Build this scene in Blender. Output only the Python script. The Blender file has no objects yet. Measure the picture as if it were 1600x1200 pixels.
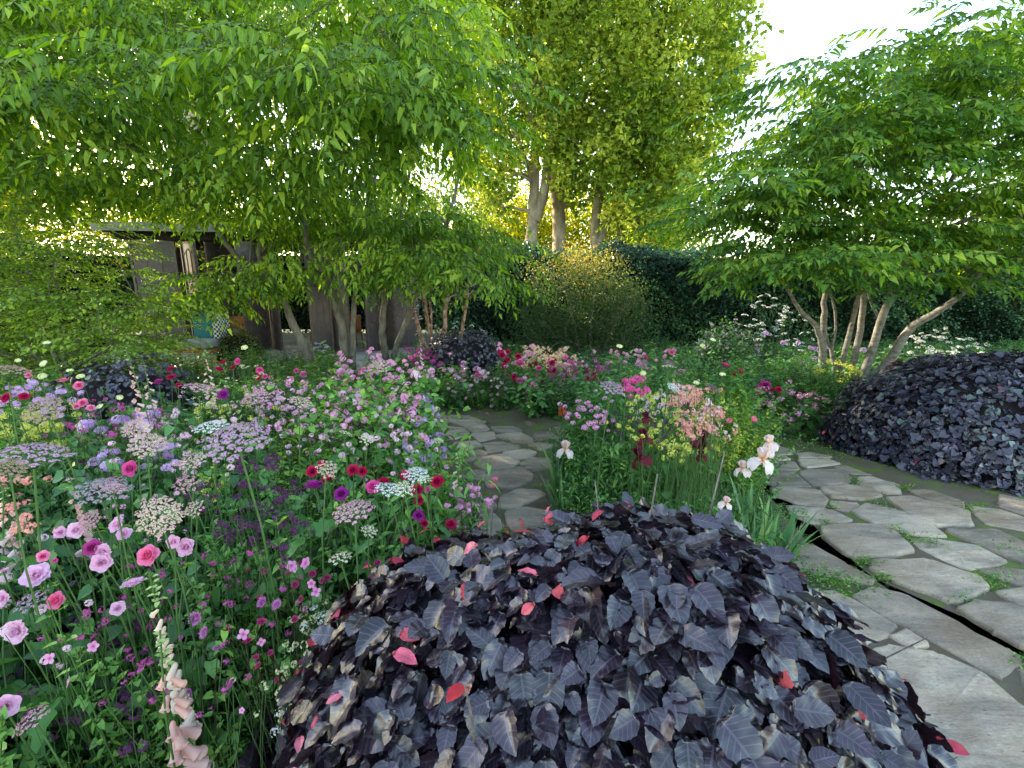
import bpy, math, random
import numpy as np
from mathutils import Vector, Matrix
rng = np.random.default_rng(7)
random.seed(7)
scene = bpy.context.scene
COL = scene.collection
PI = math.pi

# ---------------------------------------------------------------- camera
PITCH = math.radians(12.2); FPX = 737.0; CAMZ = 1.6
cam_d = bpy.data.cameras.new("camera"); cam = bpy.data.objects.new("camera", cam_d); COL.objects.link(cam)
cam.location = (0, 0, CAMZ); cam.rotation_euler = (PI/2 - PITCH, 0, 0)
cam_d.sensor_width = 36; cam_d.lens = 36*FPX/1600; cam_d.clip_start = 0.02; cam_d.clip_end = 600
scene.camera = cam
# ---------------------------------------------------------------- sky, sun, exposure
SUN_EL = math.radians(24); SUN_AZ = math.radians(-52)      # azimuth from +Y, clockwise
w = bpy.data.worlds.new("World"); scene.world = w; w.use_nodes = True
nt = w.node_tree; bg = nt.nodes["Background"]
sky = nt.nodes.new("ShaderNodeTexSky"); sky.sky_type = 'NISHITA'; sky.sun_disc = False
sky.sun_elevation = SUN_EL; sky.sun_rotation = SUN_AZ; sky.air_density = 1.0; sky.dust_density = .7; sky.ozone_density = 1.0
tint = nt.nodes.new('ShaderNodeMixRGB'); tint.blend_type = 'MULTIPLY'; tint.inputs[0].default_value = 1; tint.inputs[2].default_value = (1.10, 1.0, .84, 1)
nt.links.new(sky.outputs[0], tint.inputs[1]); nt.links.new(tint.outputs[0], bg.inputs[0]); bg.inputs[1].default_value = 0.15
sd = bpy.data.lights.new("sun", 'SUN'); sd.energy = 4.5; sd.angle = math.radians(0.5); sd.color = (1.0, 0.87, 0.68)
so = bpy.data.objects.new("sun", sd); COL.objects.link(so)
sdir = Vector((math.sin(SUN_AZ)*math.cos(SUN_EL), math.cos(SUN_AZ)*math.cos(SUN_EL), math.sin(SUN_EL)))
so.rotation_euler = sdir.to_track_quat('Z', 'Y').to_euler()
scene.view_settings.view_transform = 'Standard'; scene.view_settings.look = 'None'
scene.view_settings.gamma = 1; scene.view_settings.exposure = 2.8
scene.view_settings.use_curve_mapping = False
scene.cycles.max_bounces = 8; scene.cycles.transparent_max_bounces = 8
scene.cycles.use_denoising = True

SP, CP = math.sin(PITCH), math.cos(PITCH)
def ray(px, py):
    X = (px-800)/FPX; Y = -(py-600)/FPX
    return np.array([X, CP + Y*SP, -SP + Y*CP])
def at_d(px, py, d): return np.array([0, 0, CAMZ]) + d*ray(px, py)
def at_z(px, py, z):
    r = ray(px, py); return np.array([0, 0, CAMZ]) + r*((z-CAMZ)/r[2])
def in_poly(x, y, poly):
    x = np.asarray(x, float); y = np.asarray(y, float); c = np.zeros(x.shape, bool); n = len(poly)
    for i in range(n):
        x1, y1 = poly[i]; x2, y2 = poly[(i+1) % n]
        if y1 == y2: continue
        c ^= ((y1 > y) != (y2 > y)) & (x < (x2-x1)*(y-y1)/(y2-y1)+x1)
    return c

# ---------------------------------------------------------------- geometry kit
class T:
    "a template: verts, faces, per-vertex (u, v, random)"
    def __init__(s, V, F, L=None):
        s.V = np.array(V, float).reshape(-1, 3)
        s.loops = np.array([i for f in F for i in f], np.int64)
        s.tot = np.array([len(f) for f in F], np.int64)
        s.L = np.zeros((len(s.V), 3)) if L is None else np.array(L, float).reshape(-1, 3)
class G:
    def __init__(s): s.V = []; s.loops = []; s.tot = []; s.L = []; s.n = 0
    def add(s, V, loops, tot, L):
        s.V.append(V); s.loops.append(loops + s.n); s.tot.append(tot); s.L.append(L); s.n += len(V)
    def t(s, t, M=None, rnd=None):
        V = t.V if M is None else t.V @ M[0].T + M[1]
        L = t.L.copy()
        if rnd is not None: L[:, 2] = rnd
        s.add(V, t.loops, t.tot, L)
    def inst(s, t, R, P, rnd=None, add_rnd=False):
        "R (k,3,3) P (k,3)"
        k = len(P)
        if k == 0: return
        nv = len(t.V)
        V = (np.einsum('kij,nj->kni', R, t.V) + P[:, None, :]).reshape(-1, 3)
        loops = (t.loops[None, :] + (np.arange(k)*nv)[:, None]).reshape(-1)
        tot = np.tile(t.tot, k)
        L = np.tile(t.L, (k, 1))
        if rnd is not None:
            r = np.repeat(rnd, nv)
            L[:, 2] = np.clip(L[:, 2]*0.5 + r*0.75 - 0.12, 0, 1) if add_rnd else r
        s.add(V, loops, tot, L)
    def tmpl(s):
        t = T(np.concatenate(s.V), []); t.loops = np.concatenate(s.loops); t.tot = np.concatenate(s.tot); t.L = np.concatenate(s.L); return t
    def tube(s, pts, rad, n=6, rnd=0.5, cap=True):
        pts = np.array(pts, float); rad = np.broadcast_to(np.array(rad, float), (len(pts),))
        tg = np.gradient(pts, axis=0); tg /= np.linalg.norm(tg, axis=1)[:, None]+1e-9
        ref = np.array([1., 0, 0]) if abs(tg[0][0]) < .8 else np.array([0, 1., 0])
        V = []; L = []
        a = np.arange(n)/n*2*PI; ln = 0
        for i in range(len(pts)):
            u = ref - tg[i]*np.dot(ref, tg[i]); u /= np.linalg.norm(u)+1e-9; ref = u
            v = np.cross(tg[i], u)
            V.append(pts[i] + rad[i]*(np.cos(a)[:, None]*u + np.sin(a)[:, None]*v))
            if i: ln += np.linalg.norm(pts[i]-pts[i-1])
            L.append(np.stack([np.full(n, ln), np.arange(n)/n, np.full(n, rnd)], 1))
        F = []
        for i in range(len(pts)-1):
            for j in range(n):
                F.append((i*n+j, i*n+(j+1) % n, (i+1)*n+(j+1) % n, (i+1)*n+j))
        if cap: F.append(tuple(range((len(pts)-1)*n, len(pts)*n)))
        s.t(T(np.concatenate(V), F, np.concatenate(L)))
    def box(s, c, h, yaw=0, rnd=.5):
        c = np.array(c); V = np.array([(x, y, z) for x in (-1, 1) for y in (-1, 1) for z in (-1, 1)], float)*np.array(h)
        F = [(0, 1, 3, 2), (4, 6, 7, 5), (0, 4, 5, 1), (2, 3, 7, 6), (0, 2, 6, 4), (1, 5, 7, 3)]
        ca, sa = math.cos(yaw), math.sin(yaw); R = np.array([[ca, -sa, 0], [sa, ca, 0], [0, 0, 1]])
        s.t(T(V @ R.T + c, F, np.concatenate([V[:, :2], np.full((8, 1), rnd)], 1)))
    def mesh(s, name, mat, smooth=True):
        me = bpy.data.meshes.new(name)
        if s.n:
            V = np.concatenate(s.V); lo = np.concatenate(s.loops); to = np.concatenate(s.tot); L = np.concatenate(s.L)
            me.vertices.add(len(V)); me.loops.add(len(lo)); me.polygons.add(len(to))
            me.vertices.foreach_set('co', V.ravel().astype(np.float32))
            me.loops.foreach_set('vertex_index', lo.astype(np.int32))
            st = np.concatenate([[0], np.cumsum(to)[:-1]])
            me.polygons.foreach_set('loop_start', st.astype(np.int32))
            try: me.polygons.foreach_set('loop_total', to.astype(np.int32))
            except Exception: pass
            me.update(calc_edges=True)
            me.polygons.foreach_set('use_smooth', np.full(len(to), smooth, bool))
            at = me.attributes.new('leaf', 'FLOAT_VECTOR', 'POINT'); at.data.foreach_set('vector', L.ravel().astype(np.float32))
            me.update()
        me.materials.append(mat); return me
    def obj(s, name, mat, parent=None, smooth=True):
        return link(name, s.mesh(name, mat, smooth), parent)
def link(name, data, parent=None):
    o = bpy.data.objects.new(name, data); COL.objects.link(o)
    if parent is not None: o.parent = parent
    return o
def tag(o, label, cat, group=None, kind=None):
    if label: o['label'] = label
    if cat: o['category'] = cat
    if group: o['group'] = group
    if kind: o['kind'] = kind
    return o
def thing(name, loc, label, cat, group=None):
    o = link(name, None); o.location = loc; return tag(o, label, cat, group)
def struct(o): o['kind'] = 'structure'; return o
def rotm(yaw=0, pitch=0, roll=0):
    yaw, pitch, roll = (np.atleast_1d(np.asarray(a, float)) for a in (yaw, pitch, roll))
    yaw, pitch, roll = np.broadcast_arrays(yaw, pitch, roll); k = len(yaw)
    def m(a, ax):
        R = np.zeros((k, 3, 3)); R[:, 0, 0] = R[:, 1, 1] = R[:, 2, 2] = 1; c, s_ = np.cos(a), np.sin(a)
        i, j = [(1, 2), (2, 0), (0, 1)][ax]
        R[:, i, i] = c; R[:, j, j] = c; R[:, i, j] = -s_; R[:, j, i] = s_; return R
    return m(yaw, 2) @ m(pitch, 1) @ m(roll, 0)
# leaves grow along +X, lie in XY, upper face +Z.  rotm(yaw, pitch>0 -> tip down, roll)
def leaf(l=1, wd=.4, rows=3, cols=3, fold=.25, droop=.2, peak=.4, serr=0, wave=0, pleat=0, tip=1.0):
    us = np.linspace(0, 1, rows+2); V = [(0, 0, 0)]; L = [(0, 0, 0)]
    for i, u in enumerate(us[1:-1]):
        p = math.log(.5)/math.log(peak); x = u**p; wv = wd/2*math.sin(PI*x)**(.8*tip)
        for j in range(cols):
            v = (j/(cols-1)*2-1); ww = wv
            if serr and abs(v) == 1: ww *= 1+serr*(1 if i % 2 else -1)
            y = v*ww
            z = abs(v)*fold*wv + wave*math.sin(u*17+v*3)*abs(v)**1.5 - droop*u*u
            if pleat: z += pleat*math.cos((u*8-abs(v)*1.6)*2*PI)*(1-abs(v)*.3)*min(1, abs(v)*3)
            V.append((u*l - (abs(v)*.0), y, z*l)); L.append((u, v, 0))
    V.append((l, 0, -droop*l)); L.append((1, 0, 0))
    F = []
    for j in range(cols-1): F.append((0, 1+j, 2+j)[::-1])
    for i in range(rows-1):
        for j in range(cols-1):
            a = 1+i*cols+j; F.append((a, a+cols, a+cols+1, a+1))
    e = len(V)-1
    for j in range(cols-1): a = 1+(rows-1)*cols+j; F.append((a, e, a+1))
    return T(V, F, L)
def place(t, pos, yaw, pitch, roll, sc):
    R = rotm(yaw, pitch, roll)*np.atleast_1d(sc)[:, None, None]; return R, np.atleast_2d(pos)

# ---------------------------------------------------------------- materials
def mat_base(name):
    m = bpy.data.materials.new(name); m.use_nodes = True; n = m.node_tree
    for x in list(n.nodes): n.nodes.remove(x)
    return m, n, (lambda t, **k: _nn(n, t, **k))
def _nn(n, t, **k):
    x = n.nodes.new(t)
    for a, b in k.items():
        if a.startswith('i_'): x.inputs[a[2:].replace('_', ' ')].default_value = b
        else: setattr(x, a, b)
    return x
def c4(c): return (c[0], c[1], c[2], 1)
def leafmat(name, c1, c2, c3=None, tr=.35, rough=.45, spec=.4, vein=None, ribs=0, tcol=None, clump=0.0):
    """c1..c2..c3 spread over the leaves at random; vein = colour of the ribs"""
    m, n, N = mat_base(name); l = n.links.new
    at = N("ShaderNodeAttribute", attribute_name='leaf'); sx = N("ShaderNodeSeparateXYZ"); l(at.outputs['Vector'], sx.inputs[0])
    fac = sx.outputs[2]
    cr = N("ShaderNodeValToRGB"); e = cr.color_ramp.elements
    e[0].color = c4(c1); e[0].position = .1; e[1].color = c4(c2 if c3 is None else c3); e[1].position = .95
    if c3 is not None: x = e.new(.6); x.color = c4(c2)
    l(fac, cr.inputs[0]); col = cr.outputs[0]
    if vein is not None:
        ab = N("ShaderNodeMath", operation='ABSOLUTE'); l(sx.outputs[1], ab.inputs[0])
        md = N("ShaderNodeMath", operation='LESS_THAN'); l(ab.outputs[0], md.inputs[0]); md.inputs[1].default_value = .07
        mask = md.outputs[0]
        if ribs:
            a = N("ShaderNodeMath", operation='MULTIPLY'); l(sx.outputs[0], a.inputs[0]); a.inputs[1].default_value = ribs
            b = N("ShaderNodeMath", operation='MULTIPLY'); l(ab.outputs[0], b.inputs[0]); b.inputs[1].default_value = 1.6
            c = N("ShaderNodeMath", operation='SUBTRACT'); l(a.outputs[0], c.inputs[0]); l(b.outputs[0], c.inputs[1])
            f = N("ShaderNodeMath", operation='FRACT'); l(c.outputs[0], f.inputs[0])
            lt = N("ShaderNodeMath", operation='LESS_THAN'); l(f.outputs[0], lt.inputs[0]); lt.inputs[1].default_value = .13
            mx = N("ShaderNodeMath", operation='MAXIMUM'); l(md.outputs[0], mx.inputs[0]); l(lt.outputs[0], mx.inputs[1]); mask = mx.outputs[0]
        mm = N("ShaderNodeMixRGB"); mf = N("ShaderNodeMath", operation='MULTIPLY'); l(mask, mf.inputs[0]); mf.inputs[1].default_value = .6
        l(mf.outputs[0], mm.inputs[0]); l(col, mm.inputs[1]); mm.inputs[2].default_value = c4(vein); col = mm.outputs[0]
    if ribs:
        nz = N("ShaderNodeTexNoise", i_Scale=60.0, i_Detail=4.0); tc = N("ShaderNodeTexCoord"); l(tc.outputs['Object'], nz.inputs[0])
        r2 = N("ShaderNodeMapRange"); r2.inputs[1].default_value = .35; r2.inputs[2].default_value = .7; r2.inputs[3].default_value = .65; r2.inputs[4].default_value = 1.3
        l(nz.outputs[0], r2.inputs[0]); hv = N("ShaderNodeHueSaturation"); l(col, hv.inputs['Color']); l(r2.outputs[0], hv.inputs['Value']); col = hv.outputs[0]
    p = N("ShaderNodeBsdfPrincipled"); p.inputs['Roughness'].default_value = rough; p.inputs['Specular IOR Level'].default_value = spec
    l(col, p.inputs['Base Color'])
    out = N("ShaderNodeOutputMaterial")
    if tr > 0:
        tb = N("ShaderNodeBsdfTranslucent")
        if tcol is None:
            h = N("ShaderNodeHueSaturation"); h.inputs['Hue'].default_value = .485; h.inputs['Saturation'].default_value = 1.1; h.inputs['Value'].default_value = 1.7
            l(col, h.inputs['Color']); l(h.outputs[0], tb.inputs[0])
        else: tb.inputs[0].default_value = c4(tcol)
        ms = N("ShaderNodeMixShader"); ms.inputs[0].default_value = tr; l(p.outputs[0], ms.inputs[1]); l(tb.outputs[0], ms.inputs[2]); l(ms.outputs[0], out.inputs[0])
    else: l(p.outputs[0], out.inputs[0])
    return m
def petal(name, c1, c2, tr=.35, rough=.6, throat=None):
    m, n, N = mat_base(name); l = n.links.new
    at = N("ShaderNodeAttribute", attribute_name='leaf'); sx = N("ShaderNodeSeparateXYZ"); l(at.outputs['Vector'], sx.inputs[0])
    oi = N("ShaderNodeObjectInfo")
    ad = N("ShaderNodeMath", operation='ADD'); l(sx.outputs[2], ad.inputs[0]); mo = N("ShaderNodeMath", operation='MULTIPLY'); l(oi.outputs['Random'], mo.inputs[0]); mo.inputs[1].default_value = .5
    l(mo.outputs[0], ad.inputs[1]); m2 = N("ShaderNodeMath", operation='MULTIPLY'); l(ad.outputs[0], m2.inputs[0]); m2.inputs[1].default_value = .68
    mx = N("ShaderNodeMixRGB"); l(m2.outputs[0], mx.inputs[0]); mx.inputs[1].default_value = c4(c1); mx.inputs[2].default_value = c4(c2); col = mx.outputs[0]
    if throat is not None:
        cr = N("ShaderNodeMapRange"); cr.inputs[1].default_value = .0; cr.inputs[2].default_value = .45; cr.inputs[3].default_value = 1; cr.inputs[4].default_value = 0; l(sx.outputs[0], cr.inputs[0])
        mt = N("ShaderNodeMixRGB"); l(cr.outputs[0], mt.inputs[0]); l(col, mt.inputs[1]); mt.inputs[2].default_value = c4(throat); col = mt.outputs[0]
    p = N("ShaderNodeBsdfPrincipled"); p.inputs['Roughness'].default_value = rough; p.inputs['Specular IOR Level'].default_value = .25; l(col, p.inputs['Base Color'])
    tb = N("ShaderNodeBsdfTranslucent"); l(col, tb.inputs[0]); ms = N("ShaderNodeMixShader"); ms.inputs[0].default_value = tr
    out = N("ShaderNodeOutputMaterial"); l(p.outputs[0], ms.inputs[1]); l(tb.outputs[0], ms.inputs[2]); l(ms.outputs[0], out.inputs[0]); return m
def noisemat(name, c1, c2, scale=5, c3=None, rough=.9, bump=.3, bscale=30, spec=.2, stretch=(1, 1, 1), metal=0, bdist=.01, det=8, pos=(.35, .65)):
    m, n, N = mat_base(name); l = n.links.new
    tc = N("ShaderNodeTexCoord"); mp = N("ShaderNodeMapping"); mp.inputs['Scale'].default_value = stretch; l(tc.outputs['Object'], mp.inputs[0])
    nz = N("ShaderNodeTexNoise", i_Scale=float(scale), i_Detail=float(det), i_Roughness=.65); l(mp.outputs[0], nz.inputs[0])
    cr = N("ShaderNodeValToRGB"); e = cr.color_ramp.elements; e[0].position = pos[0]; e[1].position = pos[1]; e[0].color = c4(c1); e[1].color = c4(c2)
    if c3 is not None: x = e.new((pos[0]+pos[1])/2); x.color = c4(c3)
    l(nz.outputs[0], cr.inputs[0])
    p = N("ShaderNodeBsdfPrincipled"); p.inputs['Roughness'].default_value = rough; p.inputs['Specular IOR Level'].default_value = spec; p.inputs['Metallic'].default_value = metal
    l(cr.outputs[0], p.inputs['Base Color'])
    if bump:
        n2 = N("ShaderNodeTexNoise", i_Scale=float(bscale), i_Detail=8.0, i_Roughness=.7); l(mp.outputs[0], n2.inputs[0])
        b = N("ShaderNodeBump"); b.inputs['Strength'].default_value = bump; b.inputs['Distance'].default_value = bdist; l(n2.outputs[0], b.inputs['Height']); l(b.outputs[0], p.inputs['Normal'])
    out = N("ShaderNodeOutputMaterial"); l(p.outputs[0], out.inputs[0]); return m
# ================================================================ ground, paths, rill
M_soil = noisemat('soil', (.02, .015, .01), (.07, .052, .036), 9, bump=.8, bscale=60)
M_lawn = noisemat('lawn_ground', (.025, .04, .012), (.07, .09, .03), 3, bump=.5)
def sheet(name, pts, z, mat, thick=0):
    g = G(); n = len(pts); V = [(p[0], p[1], z) for p in pts]; F = [tuple(range(n))]
    if thick:
        V += [(p[0], p[1], z-thick) for p in pts]
        F += [(i, i+n, (i+1) % n+n, (i+1) % n) for i in range(n)]
    g.t(T(V, F)); return g.obj(name, mat, smooth=False)
def ccw(p):
    p = [tuple(q[:2]) for q in p]; a = sum(p[i][0]*p[(i+1) % len(p)][1]-p[(i+1) % len(p)][0]*p[i][1] for i in range(len(p)))
    return p if a > 0 else p[::-1]
struct(sheet('ground', [(-250, -80), (250, -80), (250, 400), (-250, 400)], -.16, M_lawn))
# stone
def stone_mat():
    m, n, N = mat_base('flagstone'); l = n.links.new
    tc = N("ShaderNodeTexCoord"); at = N("ShaderNodeAttribute", attribute_name='leaf'); sx = N("ShaderNodeSeparateXYZ"); l(at.outputs['Vector'], sx.inputs[0])
    mp = N("ShaderNodeMapping"); mp.inputs['Rotation'].default_value = (0, 0, .75); mp.inputs['Scale'].default_value = (1, 3.4, 1); l(tc.outputs['Object'], mp.inputs[0])
    n1 = N("ShaderNodeTexNoise", i_Scale=2.2, i_Detail=10.0, i_Roughness=.62, i_Distortion=.6); l(mp.outputs[0], n1.inputs[0])
    cr = N("ShaderNodeValToRGB"); e = cr.color_ramp.elements; e[0].position = .3; e[0].color = (.18, .155, .13, 1); e[1].position = .72; e[1].color = (.60, .48, .35, 1)
    x = e.new(.5); x.color = (.41, .335, .255, 1); l(n1.outputs[0], cr.inputs[0])
    # rusty and damp brown stains
    n2 = N("ShaderNodeTexNoise", i_Scale=1.7, i_Detail=7.0, i_Roughness=.7); l(tc.outputs['Object'], n2.inputs[0])
    r2 = N("ShaderNodeMapRange"); r2.inputs[1].default_value = .47; r2.inputs[2].default_value = .66; l(n2.outputs[0], r2.inputs[0])
    m1 = N("ShaderNodeMixRGB"); m1.inputs[2].default_value = (.27, .18, .11, 1); mf = N("ShaderNodeMath", operation='MULTIPLY'); mf.inputs[1].default_value = .75; l(r2.outputs[0], mf.inputs[0]); l(mf.outputs[0], m1.inputs[0]); l(cr.outputs[0], m1.inputs[1])
    # dark pits
    n3 = N("ShaderNodeTexNoise", i_Scale=26.0, i_Detail=3.0); l(mp.outputs[0], n3.inputs[0])
    r3 = N("ShaderNodeMapRange"); r3.inputs[1].default_value = .66; r3.inputs[2].default_value = .71; r3.inputs[3].default_value = 1; r3.inputs[4].default_value = .5; l(n3.outputs[0], r3.inputs[0])
    n5 = N("ShaderNodeTexNoise", i_Scale=95.0, i_Detail=5.0, i_Roughness=.8); l(tc.outputs['Object'], n5.inputs[0])
    r5 = N("ShaderNodeMapRange"); r5.inputs[1].default_value = .3; r5.inputs[2].default_value = .7; r5.inputs[3].default_value = .72; r5.inputs[4].default_value = 1.25; l(n5.outputs[0], r5.inputs[0])
    n6 = N("ShaderNodeTexNoise", i_Scale=11.0, i_Detail=6.0, i_Roughness=.75, i_Distortion=1.0); l(tc.outputs['Object'], n6.inputs[0])
    r6 = N("ShaderNodeMapRange"); r6.inputs[1].default_value = .60; r6.inputs[2].default_value = .64; r6.inputs[3].default_value = 0; r6.inputs[4].default_value = .45; l(n6.outputs[0], r6.inputs[0])
    m6 = N("ShaderNodeMixRGB"); l(r6.outputs[0], m6.inputs[0]); l(m1.outputs[0], m6.inputs[1]); m6.inputs[2].default_value = (.42, .42, .36, 1)
    # per-stone tone
    tn = N("ShaderNodeMapRange"); tn.inputs[3].default_value = .6; tn.inputs[4].default_value = 1.15; l(sx.outputs[2], tn.inputs[0])
    mu0 = N("ShaderNodeMath", operation='MULTIPLY'); l(r3.outputs[0], mu0.inputs[0]); l(tn.outputs[0], mu0.inputs[1]); mu = N("ShaderNodeMath", operation='MULTIPLY'); l(mu0.outputs[0], mu.inputs[0]); l(r5.outputs[0], mu.inputs[1])
    hv = N("ShaderNodeHueSaturation"); l(m6.outputs[0], hv.inputs['Color']); l(mu.outputs[0], hv.inputs['Value'])
    p = N("ShaderNodeBsdfPrincipled"); p.inputs['Roughness'].default_value = .75; p.inputs['Specular IOR Level'].default_value = .3; l(hv.outputs[0], p.inputs['Base Color'])
    b = N("ShaderNodeBump"); b.inputs['Strength'].default_value = .9; b.inputs['Distance'].default_value = .02
    n4 = N("ShaderNodeTexNoise", i_Scale=5.0, i_Detail=12.0, i_Roughness=.7); l(mp.outputs[0], n4.inputs[0]); l(n4.outputs[0], b.inputs['Height']); l(b.outputs[0], p.inputs['Normal'])
    out = N("ShaderNodeOutputMaterial"); l(p.outputs[0], out.inputs[0]); return m
M_stone = stone_mat()
def add_stone(g, pts, z0=0.0, th=.09, rnd=None, grow=.009):
    pts = np.array(ccw(pts)); rnd = rng.random() if rnd is None else rnd
    # cut corners, wobble the outline
    out = []; n = len(pts)
    for i in range(n):
        a, b, c = pts[i-1], pts[i], pts[(i+1) % n]
        la, lc = np.linalg.norm(a-b), np.linalg.norm(c-b); r = min(.022, .11*la, .11*lc)
        out.append(b+(a-b)/la*r); out.append(b*.6+.4*(b+((a-b)/la+(c-b)/lc)*r*.5)); out.append(b+(c-b)/lc*r)
        m = int(lc/.07)
        for k in range(1, m):
            q = b+(c-b)*(r+(lc-2*r)*k/m)/lc; out.append(q)
    P = np.array(out); n = len(P); c = P.mean(0)
    d = P-np.roll(P, 1, 0)+np.roll(P, -1, 0)-P; nr = np.stack([d[:, 1], -d[:, 0]], 1); nr /= np.linalg.norm(nr, axis=1)[:, None]+1e-9
    P = P + nr*(grow+rng.normal(0, .004, n)[:, None])
    z = z0 + rng.uniform(-.008, .008)
    tilt = rng.normal(0, .006, 2)
    def ring(off, zz, j=0):
        Q = P-nr*off; zt = z+zz+((Q-c)@tilt)+rng.normal(0, j, n) if j else z+zz+((Q-c)@tilt)
        return np.column_stack([Q, np.broadcast_to(zt, (n,))])
    rings = [ring(.0, -th), ring(-.004, -th*.5, .002), ring(.001, -.012, .002), ring(.006, -.003, .0012), ring(.016, 0, .0010)]
    V = np.concatenate(rings+[np.array([[c[0], c[1], z]])]); F = []
    for k in range(len(rings)-1):
        for i in range(n): j = (i+1) % n; F.append((k*n+i, k*n+j, (k+1)*n+j, (k+1)*n+i))
    k = len(rings)-1
    for i in range(n): F.append((k*n+i, k*n+(i+1) % n, len(V)-1))
    g.t(T(V, F, np.column_stack([V[:, :2], np.full(len(V), rnd)])))
def cs(lst, ox, oy, s=2.6667):
    return [[at_z(ox+x/s, oy+y/s, 0)[:2] for x, y in p] for p in lst]
RS = cs([[(345,450),(430,448),(470,470),(430,485),(360,482)], [(365,487),(450,485),(475,505),(465,528),(400,525)], [(400,535),(460,532),(490,550),(470,572),(410,572)],
 [(490,515),(560,520),(645,545),(640,560),(590,562),(500,555)], [(650,560),(700,555),(800,573),(780,579),(660,577)], [(500,567),(600,570),(625,582),(560,586),(500,582)],
 [(545,592),(640,592),(665,622),(640,628),(545,620),(530,605)], [(660,583),(790,583),(835,600),(700,616),(670,605)], [(480,630),(560,625),(640,635),(715,697),(560,692),(480,665)],
 [(655,635),(700,622),(855,622),(875,655),(865,685),(720,692)], [(805,612),(850,605),(965,645),(890,643)], [(540,700),(600,697),(740,710),(780,745),(770,782),(640,763),(560,730)],
 [(750,700),(860,690),(960,697),(1010,735),(930,752),(800,740),(760,715)], [(905,655),(960,652),(1080,690),(1085,725),(1030,725),(910,690)], [(790,755),(900,762),(915,775),(870,798),(800,785)],
 [(610,775),(650,772),(800,790),(890,838),(730,853),(640,815)], [(880,800),(940,768),(1010,780),(1180,825),(1275,905),(1130,895),(960,845)], [(1030,745),(1120,738),(1370,800),(1380,860),(1240,862),(1120,820)],
 [(1120,712),(1200,710),(1340,760),(1350,785),(1290,788),(1160,740)], [(1378,775),(1500,790),(1650,840),(1660,890),(1440,850),(1385,800)], [(755,865),(830,858),(960,855),(1060,880),(1140,965),(1050,985),(890,990),(850,975),(760,905)],
 [(1130,912),(1200,908),(1400,938),(1530,1005),(1480,1025),(1360,1040),(1180,960)], [(1270,877),(1480,877),(1640,945),(1660,1030),(1590,1015),(1400,935)], [(960,1010),(1000,1003),(1200,1005),(1420,1080),(1450,1120),(1310,1185),(1040,1085),(960,1045)],
 [(1410,1037),(1520,1032),(1640,1047),(1650,1120),(1600,1112),(1450,1060)], [(1490,1138),(1600,1122),(1760,1135),(1790,1210),(1600,1208),(1530,1165)],
 [(1680,890),(1800,860),(1950,930),(1900,1010),(1700,1000)], [(1680,1030),(1850,1020),(2000,1080),(1950,1160),(1700,1120)], [(1500,730),(1640,760),(1800,830),(1780,850),(1680,835),(1500,780)],
 [(1700,800),(1900,800),(2050,880),(1950,910),(1800,850)]], 1000, 500)
RS += cs([[(1325,545),(1400,508),(1540,520),(1700,570),(1860,700),(1820,760),(1600,705),(1480,640)], [(1780,540),(1950,530),(2150,640),(2150,800),(1920,760),(1880,650)],
 [(1880,800),(2150,830),(2300,1000),(2300,1150),(2050,1000)], [(1650,1),(1,1),(1,1)][:0] or [(2000,400),(2200,400),(2400,520),(2200,620),(1990,510)]], 1000, 750)
LS = cs([[(560,300),(640,270),(720,265),(860,350),(985,415),(960,432),(800,402),(640,375),(560,340)], [(890,485),(960,445),(1100,475),(1580,728),(1600,755),(1510,830),(1390,770),(1130,620),(1000,560)],
 [(560,470),(720,470),(800,462),(880,497),(1060,602),(1045,640),(900,700),(700,700),(560,640)], [(1045,652),(1110,628),(1200,690),(1130,700)],
 [(880,780),(985,700),(1030,688),(1240,722),(1420,800),(1600,950),(1700,1200),(1740,1500),(1300,1500),(1000,1250),(850,950)], [(1580,790),(1640,780),(1760,850),(1900,1050),(1850,1250),(1750,1150),(1640,960)],
 [(300,300),(520,290),(530,420),(420,480),(280,440)], [(1940,1060),(2100,1150),(2300,1400),(2200,1600),(1950,1450),(1880,1250)]], 1000, 750)
A = cs([[(535,395),(620,400),(690,425),(600,438),(545,422)], [(600,442),(680,430),(705,455),(640,465)], [(715,445),(800,445),(845,462),(780,470),(725,458)], [(630,470),(720,464),(730,490),(665,503)],
 [(735,480),(830,467),(880,490),(885,512),(800,505)], [(890,465),(960,465),(1000,490),(900,502)], [(680,512),(760,505),(830,522),(820,540),(700,547)], [(760,552),(860,537),(900,547),(880,570),(830,575)],
 [(870,522),(920,512),(990,520),(930,540)], [(640,600),(680,572),(760,557),(828,587),(800,613),(690,625)], [(837,595),(880,572),(960,577),(965,615),(880,622)], [(620,547),(660,537),(700,552),(660,578),(600,585)],
 [(680,660),(720,627),(840,612),(885,642),(880,670),(800,697),(700,690)], [(630,627),(680,627),(690,650),(650,660),(600,650)], [(755,732),(830,702),(910,707),(935,725),(850,762),(820,785),(750,780)],
 [(620,742),(700,735),(730,770),(700,800),(610,790)], [(500,440),(590,447),(620,468),(560,495),(500,480)], [(570,512),(650,507),(670,525),(600,540),(550,530)], [(985,443),(1080,440),(1100,460),(1000,472)],
 [(440,400),(520,395),(535,420),(460,430)], [(640,810),(720,805),(760,850),(700,900),(620,880)], [(775,800),(860,780),(960,800),(930,870),(800,880)], [(380,390),(450,385),(500,388),(430,396),(380,397)],
 [(1120,450),(1240,445),(1280,470),(1140,478)], [(1010,480),(1120,487),(1100,510),(1005,505)]], 500, 500)
M_joint = noisemat('moss_and_grit', (.13, .10, .065), (.11, .17, .025), 5.5, c3=(.13, .11, .085), bump=1, bscale=90, pos=(.4, .6))
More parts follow.
